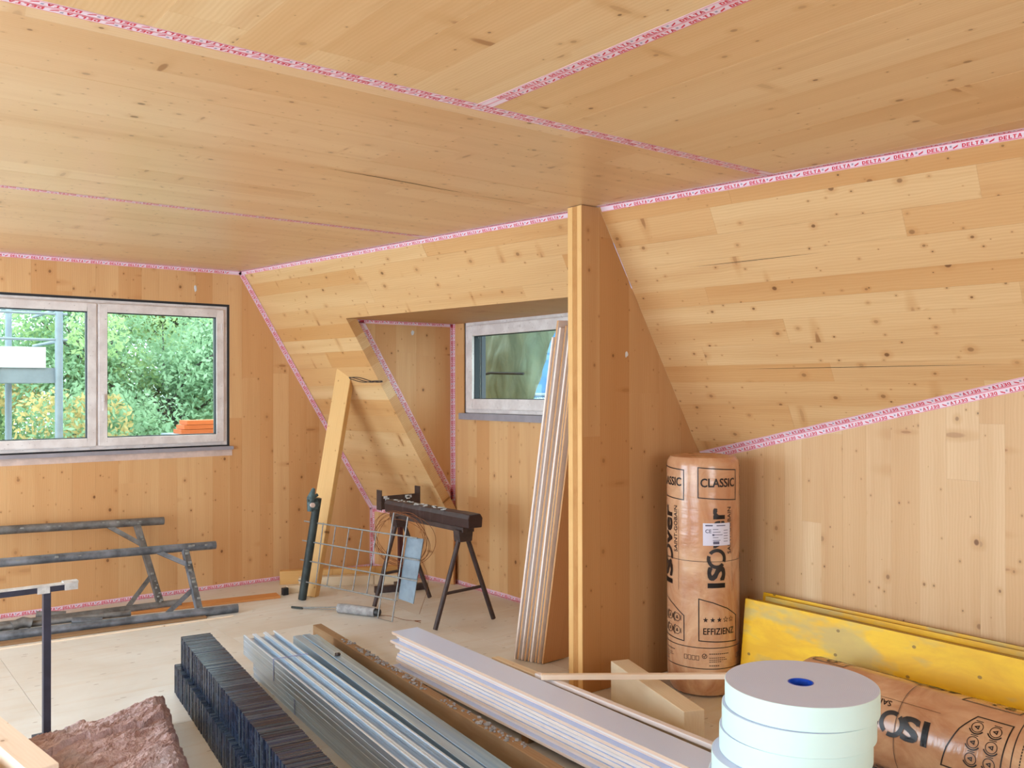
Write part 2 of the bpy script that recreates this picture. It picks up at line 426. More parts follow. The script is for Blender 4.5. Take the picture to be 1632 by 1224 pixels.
# ---------------------------------------------------------------- mesh helpers
class MB:
    def __init__(s):
        s.v = []; s.f = []; s.mi = []; s.sm = []
    def add(s, vs, fs, mi=0, smooth=False):
        k = len(s.v)
        s.v += [tuple(p) for p in vs]
        for f in fs:
            s.f.append(tuple(i + k for i in f)); s.mi.append(mi); s.sm.append(smooth)
        return s
    def box(s, lo, hi, mi=0, M=None, mis=None):
        x0, y0, z0 = lo; x1, y1, z1 = hi
        vs = [Vector(p) for p in ((x0,y0,z0),(x1,y0,z0),(x1,y1,z0),(x0,y1,z0),(x0,y0,z1),(x1,y0,z1),(x1,y1,z1),(x0,y1,z1))]
        if M: vs = [M @ p for p in vs]
        fs = [(0,3,2,1),(4,5,6,7),(0,1,5,4),(1,2,6,5),(2,3,7,6),(3,0,4,7)]
        if mis:
            for f, q in zip(fs, mis):
                s.add(vs, [f], q) if False else None
            k = len(s.v); s.v += [tuple(p) for p in vs]
            for f, q in zip(fs, mis):
                s.f.append(tuple(i + k for i in f)); s.mi.append(q); s.sm.append(False)
        else:
            s.add(vs, fs, mi)
        return s
    def bar(s, p, q, w, h, up=(0, 0, 1), mi=0):
        """rectangular bar between p and q; w across, h along up."""
        p = Vector(p); q = Vector(q); d = (q - p).normalized(); up = Vector(up)
        side = d.cross(up).normalized(); u = side.cross(d).normalized()
        vs = []
        for c in (p, q):
            for a, b in ((-1,-1),(1,-1),(1,1),(-1,1)):
                vs.append(c + side * (a * w / 2) + u * (b * h / 2))
        s.add(vs, [(0,1,2,3),(7,6,5,4),(0,4,5,1),(1,5,6,2),(2,6,7,3),(3,7,4,0)], mi)
        return s
    def tube(s, pts, r, n=10, mi=0, cap=True, closed=False):
        pts = [Vector(p) for p in pts]
        k = len(pts)
        ref = Vector((0.13, 0.27, 0.95)).normalized()
        rings = []
        nrm = None
        for i, p in enumerate(pts):
            if closed: d = (pts[(i + 1) % k] - pts[i - 1]).normalized()
            else: d = (pts[min(i + 1, k - 1)] - pts[max(i - 1, 0)]).normalized()
            if nrm is None:
                nrm = d.cross(ref)
                if nrm.length < 0.1: nrm = d.cross(Vector((1, 0, 0)))
            nrm = (nrm - d * nrm.dot(d)).normalized()
            b = d.cross(nrm)
            rr = r[i] if isinstance(r, (list, tuple)) else r
            rings.append([p + (nrm * math.cos(2 * math.pi * j / n) + b * math.sin(2 * math.pi * j / n)) * rr for j in range(n)])
        vs = [v for rg in rings for v in rg]
        fs = []
        m_ = k if closed else k - 1
        for i in range(m_):
            for j in range(n):
                a = i * n + j; b2 = i * n + (j + 1) % n
                c = ((i + 1) % k) * n + (j + 1) % n; d2 = ((i + 1) % k) * n + j
                fs.append((a, b2, c, d2))
        s.add(vs, fs, mi, True)
        if cap and not closed:
            s.add(rings[0], [tuple(reversed(range(n)))], mi)
            s.add(rings[-1], [tuple(range(n))], mi)
        return s
    def lathe(s, prof, n=48, c=(0, 0, 0), mi=0, closed=False):
        """prof: list of (r, z)."""
        vs = []
        for r, z in prof:
            for j in range(n):
                a = 2 * math.pi * j / n
                vs.append((c[0] + r * math.cos(a), c[1] + r * math.sin(a), c[2] + z))
        k = len(prof); fs = []
        for i in range(k if closed else k - 1):
            for j in range(n):
                i2 = (i + 1) % k
                fs.append((i * n + j, i * n + (j + 1) % n, i2 * n + (j + 1) % n, i2 * n + j))
        s.add(vs, fs, mi, True)
        return s
    def prism(s, poly, z0, z1, M=None, mi=0, side=None):
        n = len(poly)
        vs = [Vector((x, y, z0)) for x, y in poly] + [Vector((x, y, z1)) for x, y in poly]
        if M: vs = [M @ v for v in vs]
        s.add(vs, [tuple(range(n)), tuple(reversed(range(n, 2 * n)))], mi)
        s.add(vs, [(i, i + n, (i + 1) % n + n, (i + 1) % n) for i in range(n)], mi if side is None else side)
        return s
    def mesh(s, name, mats, recalc=True):
        me = bpy.data.meshes.new(name)
        me.from_pydata(s.v, [], s.f)
        for mt in (mats if isinstance(mats, (list, tuple)) else [mats]):
            me.materials.append(mt)
        me.polygons.foreach_set('material_index', s.mi)
        me.polygons.foreach_set('use_smooth', s.sm)
        if recalc:
            bm = bmesh.new(); bm.from_mesh(me)
            bmesh.ops.remove_doubles(bm, verts=bm.verts, dist=1e-6)
            bmesh.ops.recalc_face_normals(bm, faces=bm.faces)
            bm.to_mesh(me); bm.free()
        if any(s.sm):
            me.set_sharp_from_angle(angle=math.radians(40))
        me.update()
        return me
    def build(s, name, mats, parent=None, recalc=True, kind=None):
        o = link(bpy.data.objects.new(name, s.mesh(name, mats, recalc)))
        if parent: o.parent = parent
        if kind: o['kind'] = kind
        return o

def bevel(o, w=0.003, seg=2):
    md = o.modifiers.new('bevel', 'BEVEL'); md.width = w; md.segments = seg
    md.limit_method = 'ANGLE'; md.angle_limit = math.radians(50)
    return o

def tag(o, label, cat, group=None):
    o['label'] = label; o['category'] = cat
    if group: o['group'] = group
    return o

def thing(name, label, cat, loc=(0, 0, 0), group=None, rz=0):
    o = link(bpy.data.objects.new(name, None))
    o.empty_display_size = 0.1
    o.location = loc; o.rotation_euler = (0, 0, rz)
    return tag(o, label, cat, group)

def at(o, base):
    """mesh built in world coordinates under a thing whose Empty stands at base."""
    o.matrix_parent_inverse = Matrix.Translation(-Vector(base))
    return o

def centre(o):
    """move a top-level mesh's origin to its base."""
    me = o.data
    n = len(me.vertices); a = np.empty(n * 3); me.vertices.foreach_get('co', a); a = a.reshape(-1, 3)
    c = Vector(((a[:, 0].min() + a[:, 0].max()) / 2, (a[:, 1].min() + a[:, 1].max()) / 2, a[:, 2].min()))
    me.transform(Matrix.Translation(-c)); o.location = c
    return o

def struct(o):
    o['kind'] = 'structure'
    return o

def clip_poly(poly, s0, s1, t0, t1):
    def cut(p, ax, val, sign):
        out = []
        for i in range(len(p)):
            a, b = p[i], p[(i + 1) % len(p)]
            ia = (a[ax] - val) * sign >= -1e-9; ib = (b[ax] - val) * sign >= -1e-9
            if ia: out.append(a)
            if ia != ib:
                t = (val - a[ax]) / (b[ax] - a[ax])
                out.append((a[0] + (b[0] - a[0]) * t, a[1] + (b[1] - a[1]) * t))
        return out
    for ax, v, sg in ((0, s0, 1), (0, s1, -1), (1, t0, 1), (1, t1, -1)):
        if len(poly) < 3: return []
        poly = cut(poly, ax, v, sg)
    res = []
    for p in poly:
        if not res or (abs(p[0] - res[-1][0]) + abs(p[1] - res[-1][1])) > 1e-5: res.append(p)
    if len(res) > 2 and (abs(res[0][0] - res[-1][0]) + abs(res[0][1] - res[-1][1])) < 1e-5: res.pop()
    if len(res) < 3: return []
    ar = 0.5 * sum(res[i][0] * res[(i + 1) % len(res)][1] - res[(i + 1) % len(res)][0] * res[i][1] for i in range(len(res)))
    return res if abs(ar) > 2e-4 else []

def frame(o, s, n):
    """matrix with x = s (grain), z = n (into the room), y = across."""
    s = Vector(s).normalized(); n = Vector(n).normalized(); t = n.cross(s).normalized()
    M = Matrix((s, t, n)).transposed().to_4x4(); M.translation = Vector(o)
    return M

def planks(parent, M, polys3, mat, wr=(0.10, 0.16), lr=(1.3, 3.2), th=0.02, seed=1, name='plank', gap=0.0002, front=0.0):
    """clip a staggered field of lamellae to polygons given in world space."""
    rnd = random.Random(seed)
    Mi = M.inverted()
    polys = [[((Mi @ Vector(p)).x, (Mi @ Vector(p)).y) for p in poly] for poly in polys3]
    tmin = min(p[1] for q in polys for p in q); tmax = max(p[1] for q in polys for p in q)
    smin = min(p[0] for q in polys for p in q); smax = max(p[0] for q in polys for p in q)
    t = tmin - rnd.uniform(0, 0.08)
    cnt = 0
    while t < tmax:
        w = rnd.uniform(*wr); s = smin - rnd.uniform(0, lr[0])
        while s < smax:
            L = rnd.uniform(*lr)
            for poly in polys:
                c = clip_poly(poly, s + gap, s + L - gap, t + gap, t + w - gap)
                if c:
                    up = rnd.uniform(-0.0004, 0.0004)
                    mb = MB().prism(c, front + up, front - th)
                    o = mb.build(name, mat, parent); o.matrix_world = M
                    cnt += 1
            s += L
        t += w
    return cnt

# ---------------------------------------------------------------- room geometry (metres; far wall +y, right wall +x)
H = 2.5625; YF = 7.204; XR = 4.211; XRB = 4.117; AX = 2.7945; DK = 0.13819; SL = 1.6755
ZD = 2.1325; CUT = 6.15; CHK = 6.21; PX = 3.184; PY = 3.50; PW = 0.109
XL = -1.8; YB = -2.5; KZ = 0.53
sx = lambda y, z: AX + DK * (YF - y) + (H - z) / SL
zs = lambda x, y: H - (x - AX - DK * (YF - y)) * SL
D = Vector((DK, -1, 0)).normalized()
NS = Vector((-1, -DK, -1 / SL)).normalized()          # slope normal into the room
DOWN = NS.cross(D).normalized()
if DOWN.z > 0: DOWN = -DOWN
kx = lambda y: sx(y, KZ)

# floor ------------------------------------------------------
floor = struct(MB().box((XL, YB, -0.12), (XR + 0.05, YF + 0.05, -0.022)).build('floor', M_FLOOR))
rnd = random.Random(3)
ix = 0
xe = [XL, -0.35, 0.9, 2.15, 3.4, XR + 0.05]
for i in range(5):
    ys = [YB, -0.6, 1.9, 4.4, 6.9, YF + 0.05] if i % 2 == 0 else [YB, 0.7, 3.2, 5.7, YF + 0.05]
    for j in range(len(ys) - 1):
        MB().box((xe[i] + .001, ys[j] + .001, -0.021), (xe[i + 1] - .001, ys[j + 1] - .001, 0.0)).build('floor_panel', M_FLOOR, floor)

# ceiling ----------------------------------------------------
ceiling = struct(MB().box((XL, YB, H + 0.025), (XR + 0.1, YF + 0.1, H + 0.14)).build('ceiling', W_CEIL))
YA, YA2, XB = 2.5053, 4.8557, 1.8139
cx = lambda y: AX + DK * (YF - y)
Mx = frame((0, 0, H), (1, 0, 0), (0, 0, -1))
My = frame((0, 0, H), (0, 1, 0), (0, 0, -1))
planks(ceiling, Mx, [[(0, YA2, H), (cx(YA2), YA2, H), (cx(YF), YF, H), (0, YF, H)]], W_CEIL, (.15, .22), (2.0, 3.6), seed=11)
planks(ceiling, Mx, [[(0, YA, H), (cx(YA), YA, H), (cx(YA2), YA2, H), (0, YA2, H)]], W_CEIL, (.15, .22), (2.0, 3.6), seed=12)
planks(ceiling, My, [[(0, 0.8, H), (XB, 0.8, H), (XB, YA, H), (0, YA, H)]], W_CEIL2, (.16, .22), (2.2, 3.6), seed=13)
planks(ceiling, My, [[(XB, 0.8, H), (cx(0.8), 0.8, H), (cx(YA), YA, H), (XB, YA, H)]], W_CEIL2, (.15, .22), (2.2, 3.6), seed=14)
MB().box((XL, YB, H), (0, YF, H + 0.02)).build('panel', W_CEIL, ceiling)
MB().box((0.001, YB, H), (cx(YB), 0.799, H + 0.02)).build('panel', W_CEIL, ceiling)

# far wall ---------------------------------------------------
WX0, WX1, WZ0, WZ1 = 0.735, 2.681, 1.147, 2.27
G = 0.016
far = struct(MB().prism([(XL - .1, 0), (WX0, 0), (WX0, H), (XL - .1, H)], 0.02, 0.2, frame((0, YF, 0), (1, 0, 0), (0, -1, 0)) @ Matrix.Diagonal((1, 1, -1, 1))).build('wall_far', W_FAR))
def farbox(x0, x1, z0, z1):
    o = MB().box((x0, YF + 0.02, z0), (x1, YF + 0.2, z1)).build('wall_core', W_FAR, far)
farbox(WX0, WX1, 0, WZ0); farbox(WX0, WX1, WZ1, H); farbox(WX1, 4.5, 0, H)
fs = [
    [(WX1 + G, YF, 0), (kx(YF), YF, 0), (kx(YF), YF, KZ), (AX, YF, H), (WX1 + G, YF, H)],
    [(-.2, YF, 0), (WX1 + G, YF, 0), (WX1 + G, YF, WZ0 - G), (-.2, YF, WZ0 - G)],
    [(-.2, YF, WZ1 + G), (WX1 + G, YF, WZ1 + G), (WX1 + G, YF, H), (-.2, YF, H)],
    [(-.2, YF, WZ0), (WX0 - G, YF, WZ0), (WX0 - G, YF, WZ1), (-.2, YF, WZ1)]]
planks(far, frame((0, YF, 0), (0, 0, 1), (0, -1, 0)), fs, W_FAR, (.10, .17), (1.6, 3.0), seed=21)
MB().box((XL, YF, 0), (-.2, YF + .02, H)).build('panel', W_FAR, far)

# slope ------------------------------------------------------
slope = struct(link(bpy.data.objects.new('wall_slope', None)))
S0 = Vector((AX, YF, H))
Ms = frame(S0, D, NS)
yp = PY + PW
def zbot(y): return zs(XRB, y)
far_poly = [(sx(YF, H), YF, H), (sx(yp, H), yp, H), (sx(yp, ZD), yp, ZD), (sx(CUT, ZD), CUT, ZD), (sx(CUT, KZ), CUT, KZ), (sx(YF, KZ), YF, KZ)]
near_poly = [(sx(PY, H), PY, H), (sx(0.0, H), 0.0, H), (XRB, 0.0, zs(XRB, 0.0)), (XRB, PY, zs(XRB, PY))]
planks(slope, Ms, [far_poly], W_SLOPE, (.11, .17), (1.4, 3.0), 0.085, seed=31)
planks(slope, Ms, [near_poly], W_SLOPE, (.10, .15), (1.2, 2.8), 0.085, seed=32)
ye = -2.35
MB().add([(sx(0, H), 0, H), (sx(ye, H), ye, H), (XRB, ye, zs(XRB, ye)), (XRB, 0, zs(XRB, 0))], [(0, 1, 2, 3)]).build('panel', W_SLOPE, slope)

# knee wall, dormer and right wall ---------------------------
knee = struct(link(bpy.data.objects.new('wall_knee', None)))
Nk = Vector((-1, -DK, 0)).normalized()
planks(knee, frame((kx(YF), YF, 0), (0, 0, 1), Nk), [[(kx(YF), YF, 0), (kx(CUT - .02), CUT - .02, 0), (kx(CUT - .02), CUT - .02, KZ), (kx(YF), YF, KZ)]], W_FAR, (.1, .16), (2, 3), seed=41)
DZ0, DZ1, DY0, DY1 = 1.4056, 2.1339, 4.25, 6.037
dorm = struct(link(bpy.data.objects.new('wall_dormer', None)))
Md = frame((XR, 0, 0), (0, 0, 1), (-1, 0, 0))
planks(dorm, Md, [
    [(XR, CHK + .02, 0), (XR, yp, 0), (XR, yp, DZ0 - G), (XR, CHK + .02, DZ0 - G)],
    [(XR, CHK + .02, DZ0 - G), (XR, DY1 + G, DZ0 - G), (XR, DY1 + G, ZD), (XR, CHK + .02, ZD)],
    [(XR, DY0, DZ0 - G), (XR, yp, DZ0 - G), (XR, yp, ZD), (XR, DY0, ZD)]], W_FAR, (.1, .17), (1.6, 3), 0.1, seed=42)
# dormer cheek (triangular side wall)
planks(dorm, frame((0, CHK, 0), (0, 0, 1), (0, -1, 0)), [[(sx(CHK, ZD), CHK, ZD), (XR, CHK, ZD), (XR, CHK, 0), (kx(CHK), CHK, 0), (kx(CHK), CHK, KZ)]], W_FAR, (.12, .2), (2.5, 3.5), 0.08, seed=43)
MB().add([(sx(CHK + .02, ZD) + .004, CHK + .02, ZD), (XR + .09, CHK + .02, ZD), (XR + .09, yp, ZD), (sx(yp, ZD) + .004, yp, ZD),
          (sx(CHK + .02, ZD) + .02, CHK + .02, ZD + .03), (XR + .09, CHK + .02, ZD + .03), (XR + .09, yp, ZD + .03), (sx(yp, ZD) + .02, yp, ZD + .03)],
         [(0, 1, 2, 3), (7, 6, 5, 4), (0, 4, 5, 1), (1, 5, 6, 2), (2, 6, 7, 3), (3, 7, 4, 0)]).build('soffit_panel', W_PART, dorm)
right = struct(link(bpy.data.objects.new('wall_right', None)))
planks(right, frame((XRB, 0, 0), (0, 0, 1), (-1, 0, 0)), [[(XRB, PY, 0), (XRB, .6, 0), (XRB, .6, zs(XRB, .6)), (XRB, PY, zs(XRB, PY))]], W_RIGHT, (.10, .15), (1.4, 2.6), seed=51)
MB().box((XRB, YB, 0), (XRB + .02, .6, H)).build('panel', W_RIGHT, right)
MB().box((XRB + .025, YB, 0), (XRB + .1, PY + .1, 2.3)).build('panel', W_RIGHT, right)

# partition --------------------------------------------------
part = struct(link(bpy.data.objects.new('wall_partition', None)))
a = PX; HB = H - 0.004
def ppoly(y): return [(a, y, .002), (a, y, HB), (sx(y, HB) - .002, y, HB), (XRB - .002, y, zs(XRB, y)), (XRB - .002, y, .002)]
planks(part, frame((0, PY, 0), (0, 0, 1), (0, -1, 0)), [ppoly(PY)], W_PART, (.16, .24), (3, 4), 0.034, seed=61)
def play(y0, y1, dx, mat):
    MB().add([(a + dx, y0, .002), (sx(y0, HB) - .004, y0, HB), (XRB, y0, zs(XRB, y0)), (XRB, y0, .002), (a + dx, y0, HB),
              (a + dx, y1, .002), (sx(y0, HB) - .004, y1, HB), (XRB, y1, zs(XRB, y0)), (XRB, y1, .002), (a + dx, y1, HB)],
             [(0, 4, 1, 2, 3), (5, 8, 7, 6, 9), (0, 5, 9, 4), (4, 9, 6, 1), (0, 3, 8, 5), (1, 6, 7, 2), (2, 7, 8, 3)]).build('layer', mat, part)
play(PY + .0345, PY + .073, .001, W_EDGED)
play(PY + .0735, PY + PW, .0, W_EDGE)
MB().box((a - .0015, PY, .002), (a + .001, PY + .0335, HB)).build('edge_strip', W_EDGE, part)
# blobs of filler on the walls
def blob(parent, p, r, s):
    rr = random.Random(s); bm = bmesh.new(); bmesh.ops.create_icosphere(bm, subdivisions=2, radius=1)
    for v in bm.verts: v.co *= rr.uniform(.7, 1.2)
    me = bpy.data.meshes.new('filler_spot'); bm.to_mesh(me); bm.free(); me.materials.append(M_WHITE)
    o = link(bpy.data.objects.new('filler_spot', me)); o.parent = parent
    o.scale = r; o.location = p
blob(part, (3.51, PY, 1.785), (.012, .004, .018), 1)
blob(far, (2.42, YF, 2.40), (.012, .004, .025), 2)
blob(dorm, (3.82, CHK, 2.05), (.014, .004, .022), 3)

# drying cracks in ceiling and slope
def crack(parent, pts, nrm, w):
    nrm = Vector(nrm); vs = []; fs = []
    for i, p in enumerate(pts):
        p = Vector(p); d = (Vector(pts[min(i + 1, len(pts) - 1)]) - Vector(pts[max(i - 1, 0)])).normalized(); sd_ = d.cross(nrm).normalized()
        ww = w * math.sin(math.pi * (i + .15) / (len(pts) - .7)); vs += [p + sd_ * ww + nrm * .0009, p - sd_ * ww + nrm * .0009]
    for i in range(len(pts) - 1): fs.append((2 * i, 2 * i + 1, 2 * i + 3, 2 * i + 2))
    MB().add(vs, fs).build('crack', M_CRACK, parent, recalc=False)
M_CRACK = plain('dark_crack', srgb(48, 30, 18), .9)
rr = random.Random(44)
crack(ceiling, [(1.78 + .062 * i, 3.60 + .004 * i + rr.uniform(-.004, .004), H) for i in range(14)], (0, 0, -1), .0035)
crack(ceiling, [(2.60 + .04 * i, 3.66 + rr.uniform(-.003, .003), H) for i in range(12)], (0, 0, -1), .0015)
for y0_, y1_, z_ in ((3.05, 1.75, 1.70), (3.1, 2.4, 2.22)):
    crack(slope, [(sx(y, z_), y, z_) for y in [y0_ + (y1_ - y0_) * i / 14 for i in range(15)]], NS, .0014)

# left and back walls (out of frame) with openings added to let the daylight in
left = struct(link(bpy.data.objects.new('wall_left', None)))
back = struct(link(bpy.data.objects.new('wall_back', None)))
for b in [((XL - .15, YB, 0), (XL, YF, .15)), ((XL - .15, YB, 2.35), (XL, YF, H)), ((XL - .15, YB, .15), (XL, .5, 2.35)),
          ((XL - .15, 3.1, .15), (XL, 3.9, 2.35)), ((XL - .15, 6.5, .15), (XL, YF, 2.35))]:
    MB().box(*b).build('panel', W_FAR, left)
for b in [((XL, YB - .15, 0), (XR, YB, .8)), ((XL, YB - .15, 2.2), (XR, YB, H)), ((XL, YB - .15, .8), (.35, YB, 2.2)), ((2.45, YB - .15, .8), (XR, YB, 2.2))]:
    MB().box(*b).build('panel', W_FAR, back)

# ---------------------------------------------------------------- windows
def boxframe(mb, M, x0, x1, z0, z1, w, y0, y1, mi=0):
    mb.box((x0, y0, z0), (x0 + w, y1, z1), mi, M); mb.box((x1 - w, y0, z0), (x1, y1, z1), mi, M)
    mb.box((x0 + w, y0, z0), (x1 - w, y1, z0 + w), mi, M); mb.box((x0 + w, y0, z1 - w), (x1 - w, y1, z1), mi, M)

# local frame: x along wall, y outwards, z up
MW = Matrix.Translation((0, YF, 0))
win = struct(link(bpy.data.objects.new('window_1', None)))
mb = MB(); boxframe(mb, MW, WX0, WX1, WZ0, WZ1, .045, .012, .09); mb.box((1.655, .012, WZ0 + .045), (1.735, .09, WZ1 - .045), 0, MW)
bevel(mb.build('window_frame', M_PVC, win), .004)
mb = MB(); boxframe(mb, MW, WX0 - .018, WX1 + .018, WZ0 - .018, WZ1 + .018, .020, .006, .12); mb.build('gasket', M_GASK, win)
MB().box((XL, YF + .12, 0), (WX0 - .004, YF + .2, H))
def sash(x0, x1, z0, z1):
    mb = MB(); boxframe(mb, MW, x0, x1, z0, z1, .062, -.004, .07)
    s_ = bevel(mb.build('sash', M_PVC, win), .006)
    mb = MB(); boxframe(mb, MW, x0 + .060, x1 - .060, z0 + .060, z1 - .060, .008, .012, .05); mb.build('glazing_gasket', M_GASK, s_)
    mb = MB(); mb.box((x0 + .062, .035, z0 + .062), (x1 - .062, .039, z1 - .062), 0, MW); mb.build('pane', M_GLASS, s_)
    return s_
sash(WX0 + .03, 1.688, WZ0 + .03, WZ1 - .03)
s2 = sash(1.700, WX1 - .03, WZ0 + .03, WZ1 - .03)
mb = MB(); mb.box((1.722, -.016, 1.50), (1.742, -.004, 1.56), 0, MW); mb.bar((1.732, YF - .028, 1.565), (1.730, YF - .028, 1.44), .016, .012, (0, 1, 0)); 
bevel(mb.build('handle', M_PVC, s2), .003)
mb = MB(); mb.box((2.63, -.010, 1.36), (2.645, .0, 1.44), 0, MW).box((2.63, -.010, 2.05), (2.645, .0, 2.13), 0, MW); mb.build('hinge', M_PVC, s2)
mb = MB(); mb.box((WX0 - .03, -.035, WZ0 - .035), (WX1 + .035, .01, WZ0 - .008), 0, MW); mb.build('window_sill', M_SILLG, win)
mb = MB(); mb.box((WX0 - .03, -.003, WZ0 - .085), (WX1 + .035, -.0005, WZ0 - .036), 0, MW); mb.build('film_strip', M_FOAM, win)

MD = Matrix.Translation((XR, 0, 0)) @ Matrix(((0, 1, 0, 0), (1, 0, 0, 0), (0, 0, 1, 0), (0, 0, 0, 1)))   # x_local = y world, y_local = x world (outwards)
win2 = struct(link(bpy.data.objects.new('window_2', None)))
mb = MB(); boxframe(mb, MD, DY0, DY1, DZ0, DZ1, .045, .004, .09); bevel(mb.build('window_frame', M_PVC, win2), .004)
mb = MB(); boxframe(mb, MD, DY0 - .018, DY1 + .018, DZ0 - .018, DZ1 + .018, .020, .010, .12); mb.build('gasket', M_GASK, win2)
mb = MB(); boxframe(mb, MD, DY0 + .03, DY1 - .03, DZ0 + .03, DZ1 - .03, .082, -.010, .07)
s3 = bevel(mb.build('sash', M_PVC, win2), .006)
mb = MB(); boxframe(mb, MD, DY0 + .108, DY1 - .108, DZ0 + .108, DZ1 - .108, .008, .012, .05); mb.build('glazing_gasket', M_GASK, s3)
mb = MB(); mb.box((DY0 + .11, .035, DZ0 + .11), (DY1 - .11, .039, DZ1 - .11), 0, MD); mb.build('pane', M_GLASS, s3)
mb = MB(); mb.box((DY0, -.035, DZ0 - .055), (DY1 + .045, .01, DZ0 - .004), 0, MD); mb.build('window_sill', M_SILLG, win2)
mb = MB(); mb.box((DY1 - .11, .05, DZ0), (DY1 - .06, .125, DZ1), 0, MD); mb.build('shutter_guide', M_GASK, win2)
mb = MB(); mb.box((DY1 - .113, .085, DZ0), (DY1 - .11, .125, DZ1), 0, MD); mb.build('shutter_rail', plain('dark_grey_rail', srgb(62, 66, 74), .5), win2)
mb = MB(); mb.box((5.30, -.013, DZ1 - .075), (5.38, -.009, DZ1 - .055), 0, MD); mb.build('lock_plate', M_PVC, s3)

# ---------------------------------------------------------------- sealing tapes
FONT5 = {
 'D': [[(0,0),(.3,0),(.3,1),(0,1)], [(.3,.78),(.55,.78),(.55,1),(.3,1)], [(.3,0),(.55,0),(.55,.22),(.3,.22)], [(.55,0),(.85,.25),(.85,.75),(.55,1),(.55,.78),(.58,.65),(.58,.35),(.55,.22)]],
 'E': [[(0,0),(.28,0),(.28,1),(0,1)], [(.28,.78),(.75,.78),(.75,1),(.28,1)], [(.28,.4),(.65,.4),(.65,.6),(.28,.6)], [(.28,0),(.75,0),(.75,.22),(.28,.22)]],
 'L': [[(0,0),(.28,0),(.28,1),(0,1)], [(.28,0),(.72,0),(.72,.22),(.28,.22)]],
 'T': [[(.26,0),(.54,0),(.54,.78),(.26,.78)], [(0,.78),(.8,.78),(.8,1),(0,1)]],
 'A': [[(0,0),(.28,0),(.54,1),(.32,1)], [(.62,0),(.9,0),(.58,1),(.36,1)], [(.22,.2),(.68,.2),(.66,.36),(.26,.36)]]}
def word(w, x, y, hx, hy, slant=.12):
    out = []
    for ch in w:
        for poly in FONT5[ch]:
            out.append([(x + (p[0] + slant * p[1]) * hx, y + p[1] * hy) for p in poly])
        x += hx * (1.02 if ch != 'L' else .9)
    return out, x

def tape(label, p0, p1, a, b, na, nb, w=.030, period=.132, flip=False, seed=0, halves=(1, 1)):
    """adhesive tape folded along p0-p1: half in direction a (normal na), half in direction b (normal nb)."""
    p0 = Vector(p0); p1 = Vector(p1); L = (p1 - p0).length; d = (p1 - p0) / L
    rr = random.Random(seed)
    base = (p0 + p1) / 2
    t = thing('sealing_tape', label, 'tape', base)
    ms = MB(); mp = MB()
    for hid, (dv, nv) in enumerate(((a, na), (b, nb))):
        if not halves[hid]: continue
        dv = Vector(dv).normalized(); nv = Vector(nv).normalized()
        lift = nv * .0010
        n_ = max(2, int(L / .12)); jj = [rr.uniform(-.0012, .0012) for _ in range(n_ + 1)]
        for i in range(n_):
            q0 = p0 + d * (L * i / n_); q1 = p0 + d * (L * (i + 1) / n_)
            ws0 = w + jj[i]; ws1 = w + jj[i + 1]
            vs = [q0, q1, q1 + dv * ws1, q0 + dv * ws0]
            ms.add([v + lift for v in vs] + [v + lift * .1 for v in vs], [(0, 1, 2, 3), (7, 6, 5, 4), (2, 6, 7, 3)])
        def put(poly, mi):
            vs = [p0 + d * (p[0] if not flip else L - p[0]) + dv * p[1] + nv * .0014 for p in poly]
            mp.add(vs, [tuple(range(len(vs)))], mi)
        up = hid == 0
        x = rr.uniform(0, .1)
        # y runs from the fold outwards; text stands so that both rows read the same way round
        def Y(v): return (v if not up else w - v)
        put([(0, .0012), (L, .0012), (L, .0032), (0, .0032)], 1)
        put([(0, w - .0032), (L, w - .0032), (L, w - .0012), (0, w - .0012)], 1)
        while x + period < L:
            ps, xe = word('DELTA', x, 0, .0165, .0150)
            for q in ps: put([(u, Y(.0085 + (.015 - v))) for u, v in q], 0)
            put([(x, Y(.0255)), (x + .078, Y(.0255)), (x + .078, Y(.0272)), (x, Y(.0272))], 0)
            put([(x + .088, Y(.010)), (x + .096, Y(.010)), (x + .094, Y(.018)), (x + .087, Y(.018))], 2)
            put([(x + .098, Y(.020)), (x + .120, Y(.010)), (x + .116, Y(.018)), (x + .100, Y(.025))], 0)
            x += period
    at(ms.build('tape_strip', M_TAPE, t, recalc=False), base)
    at(mp.build('tape_print', [M_RED, M_PINK, M_GREYMARK], t, recalc=False), base)
    return t
X_ = Vector((1, 0, 0)); Y_ = Vector((0, 1, 0)); Z_ = Vector((0, 0, 1))
cin = Vector((-1, -DK, 0)).normalized()
tape('pink printed tape along ceiling edge, from far corner to the partition', (sx(YF, H), YF, H), (sx(PY + PW + .01, H), PY + PW + .01, H), cin, DOWN, -Z_, NS, seed=1)
tape('pink printed tape along ceiling edge right of the partition, above the bare slope', (sx(PY - .01, H), PY - .01, H), (sx(.4, H), .4, H), cin, DOWN, -Z_, NS, seed=2)
tape('pink printed tape where ceiling meets the far window wall', (-.3, YF, H), (AX, YF, H), -Y_, -Z_, -Z_, -Y_, seed=3)
tape('long slanted pink printed tape between far wall and sloping wall', (AX, YF, H), (kx(YF), YF, KZ), (Vector((-(H - KZ), 0, -(kx(YF) - AX)))).normalized(), -Y_, -Y_, NS, seed=4)
tape('short upright pink printed tape in the far floor corner, behind the wire mesh', (kx(YF), YF, KZ), (kx(YF), YF, 0), -X_, D, -Y_, Nk, seed=5)
tape('pink printed tape along the low knee wall top, behind the trestle', (kx(YF), YF, KZ), (kx(CUT), CUT, KZ), -DOWN, -Z_, NS, Nk, seed=6)
tape('pink printed floor tape under the far window wall', (0, YF, 0), (kx(YF), YF, 0), Z_, -Y_, -Y_, Z_, seed=7)
tape('pink printed floor tape along the low knee wall corner', (kx(YF), YF, 0), (kx(CHK), CHK, 0), Z_, cin, Nk, Z_, seed=8)
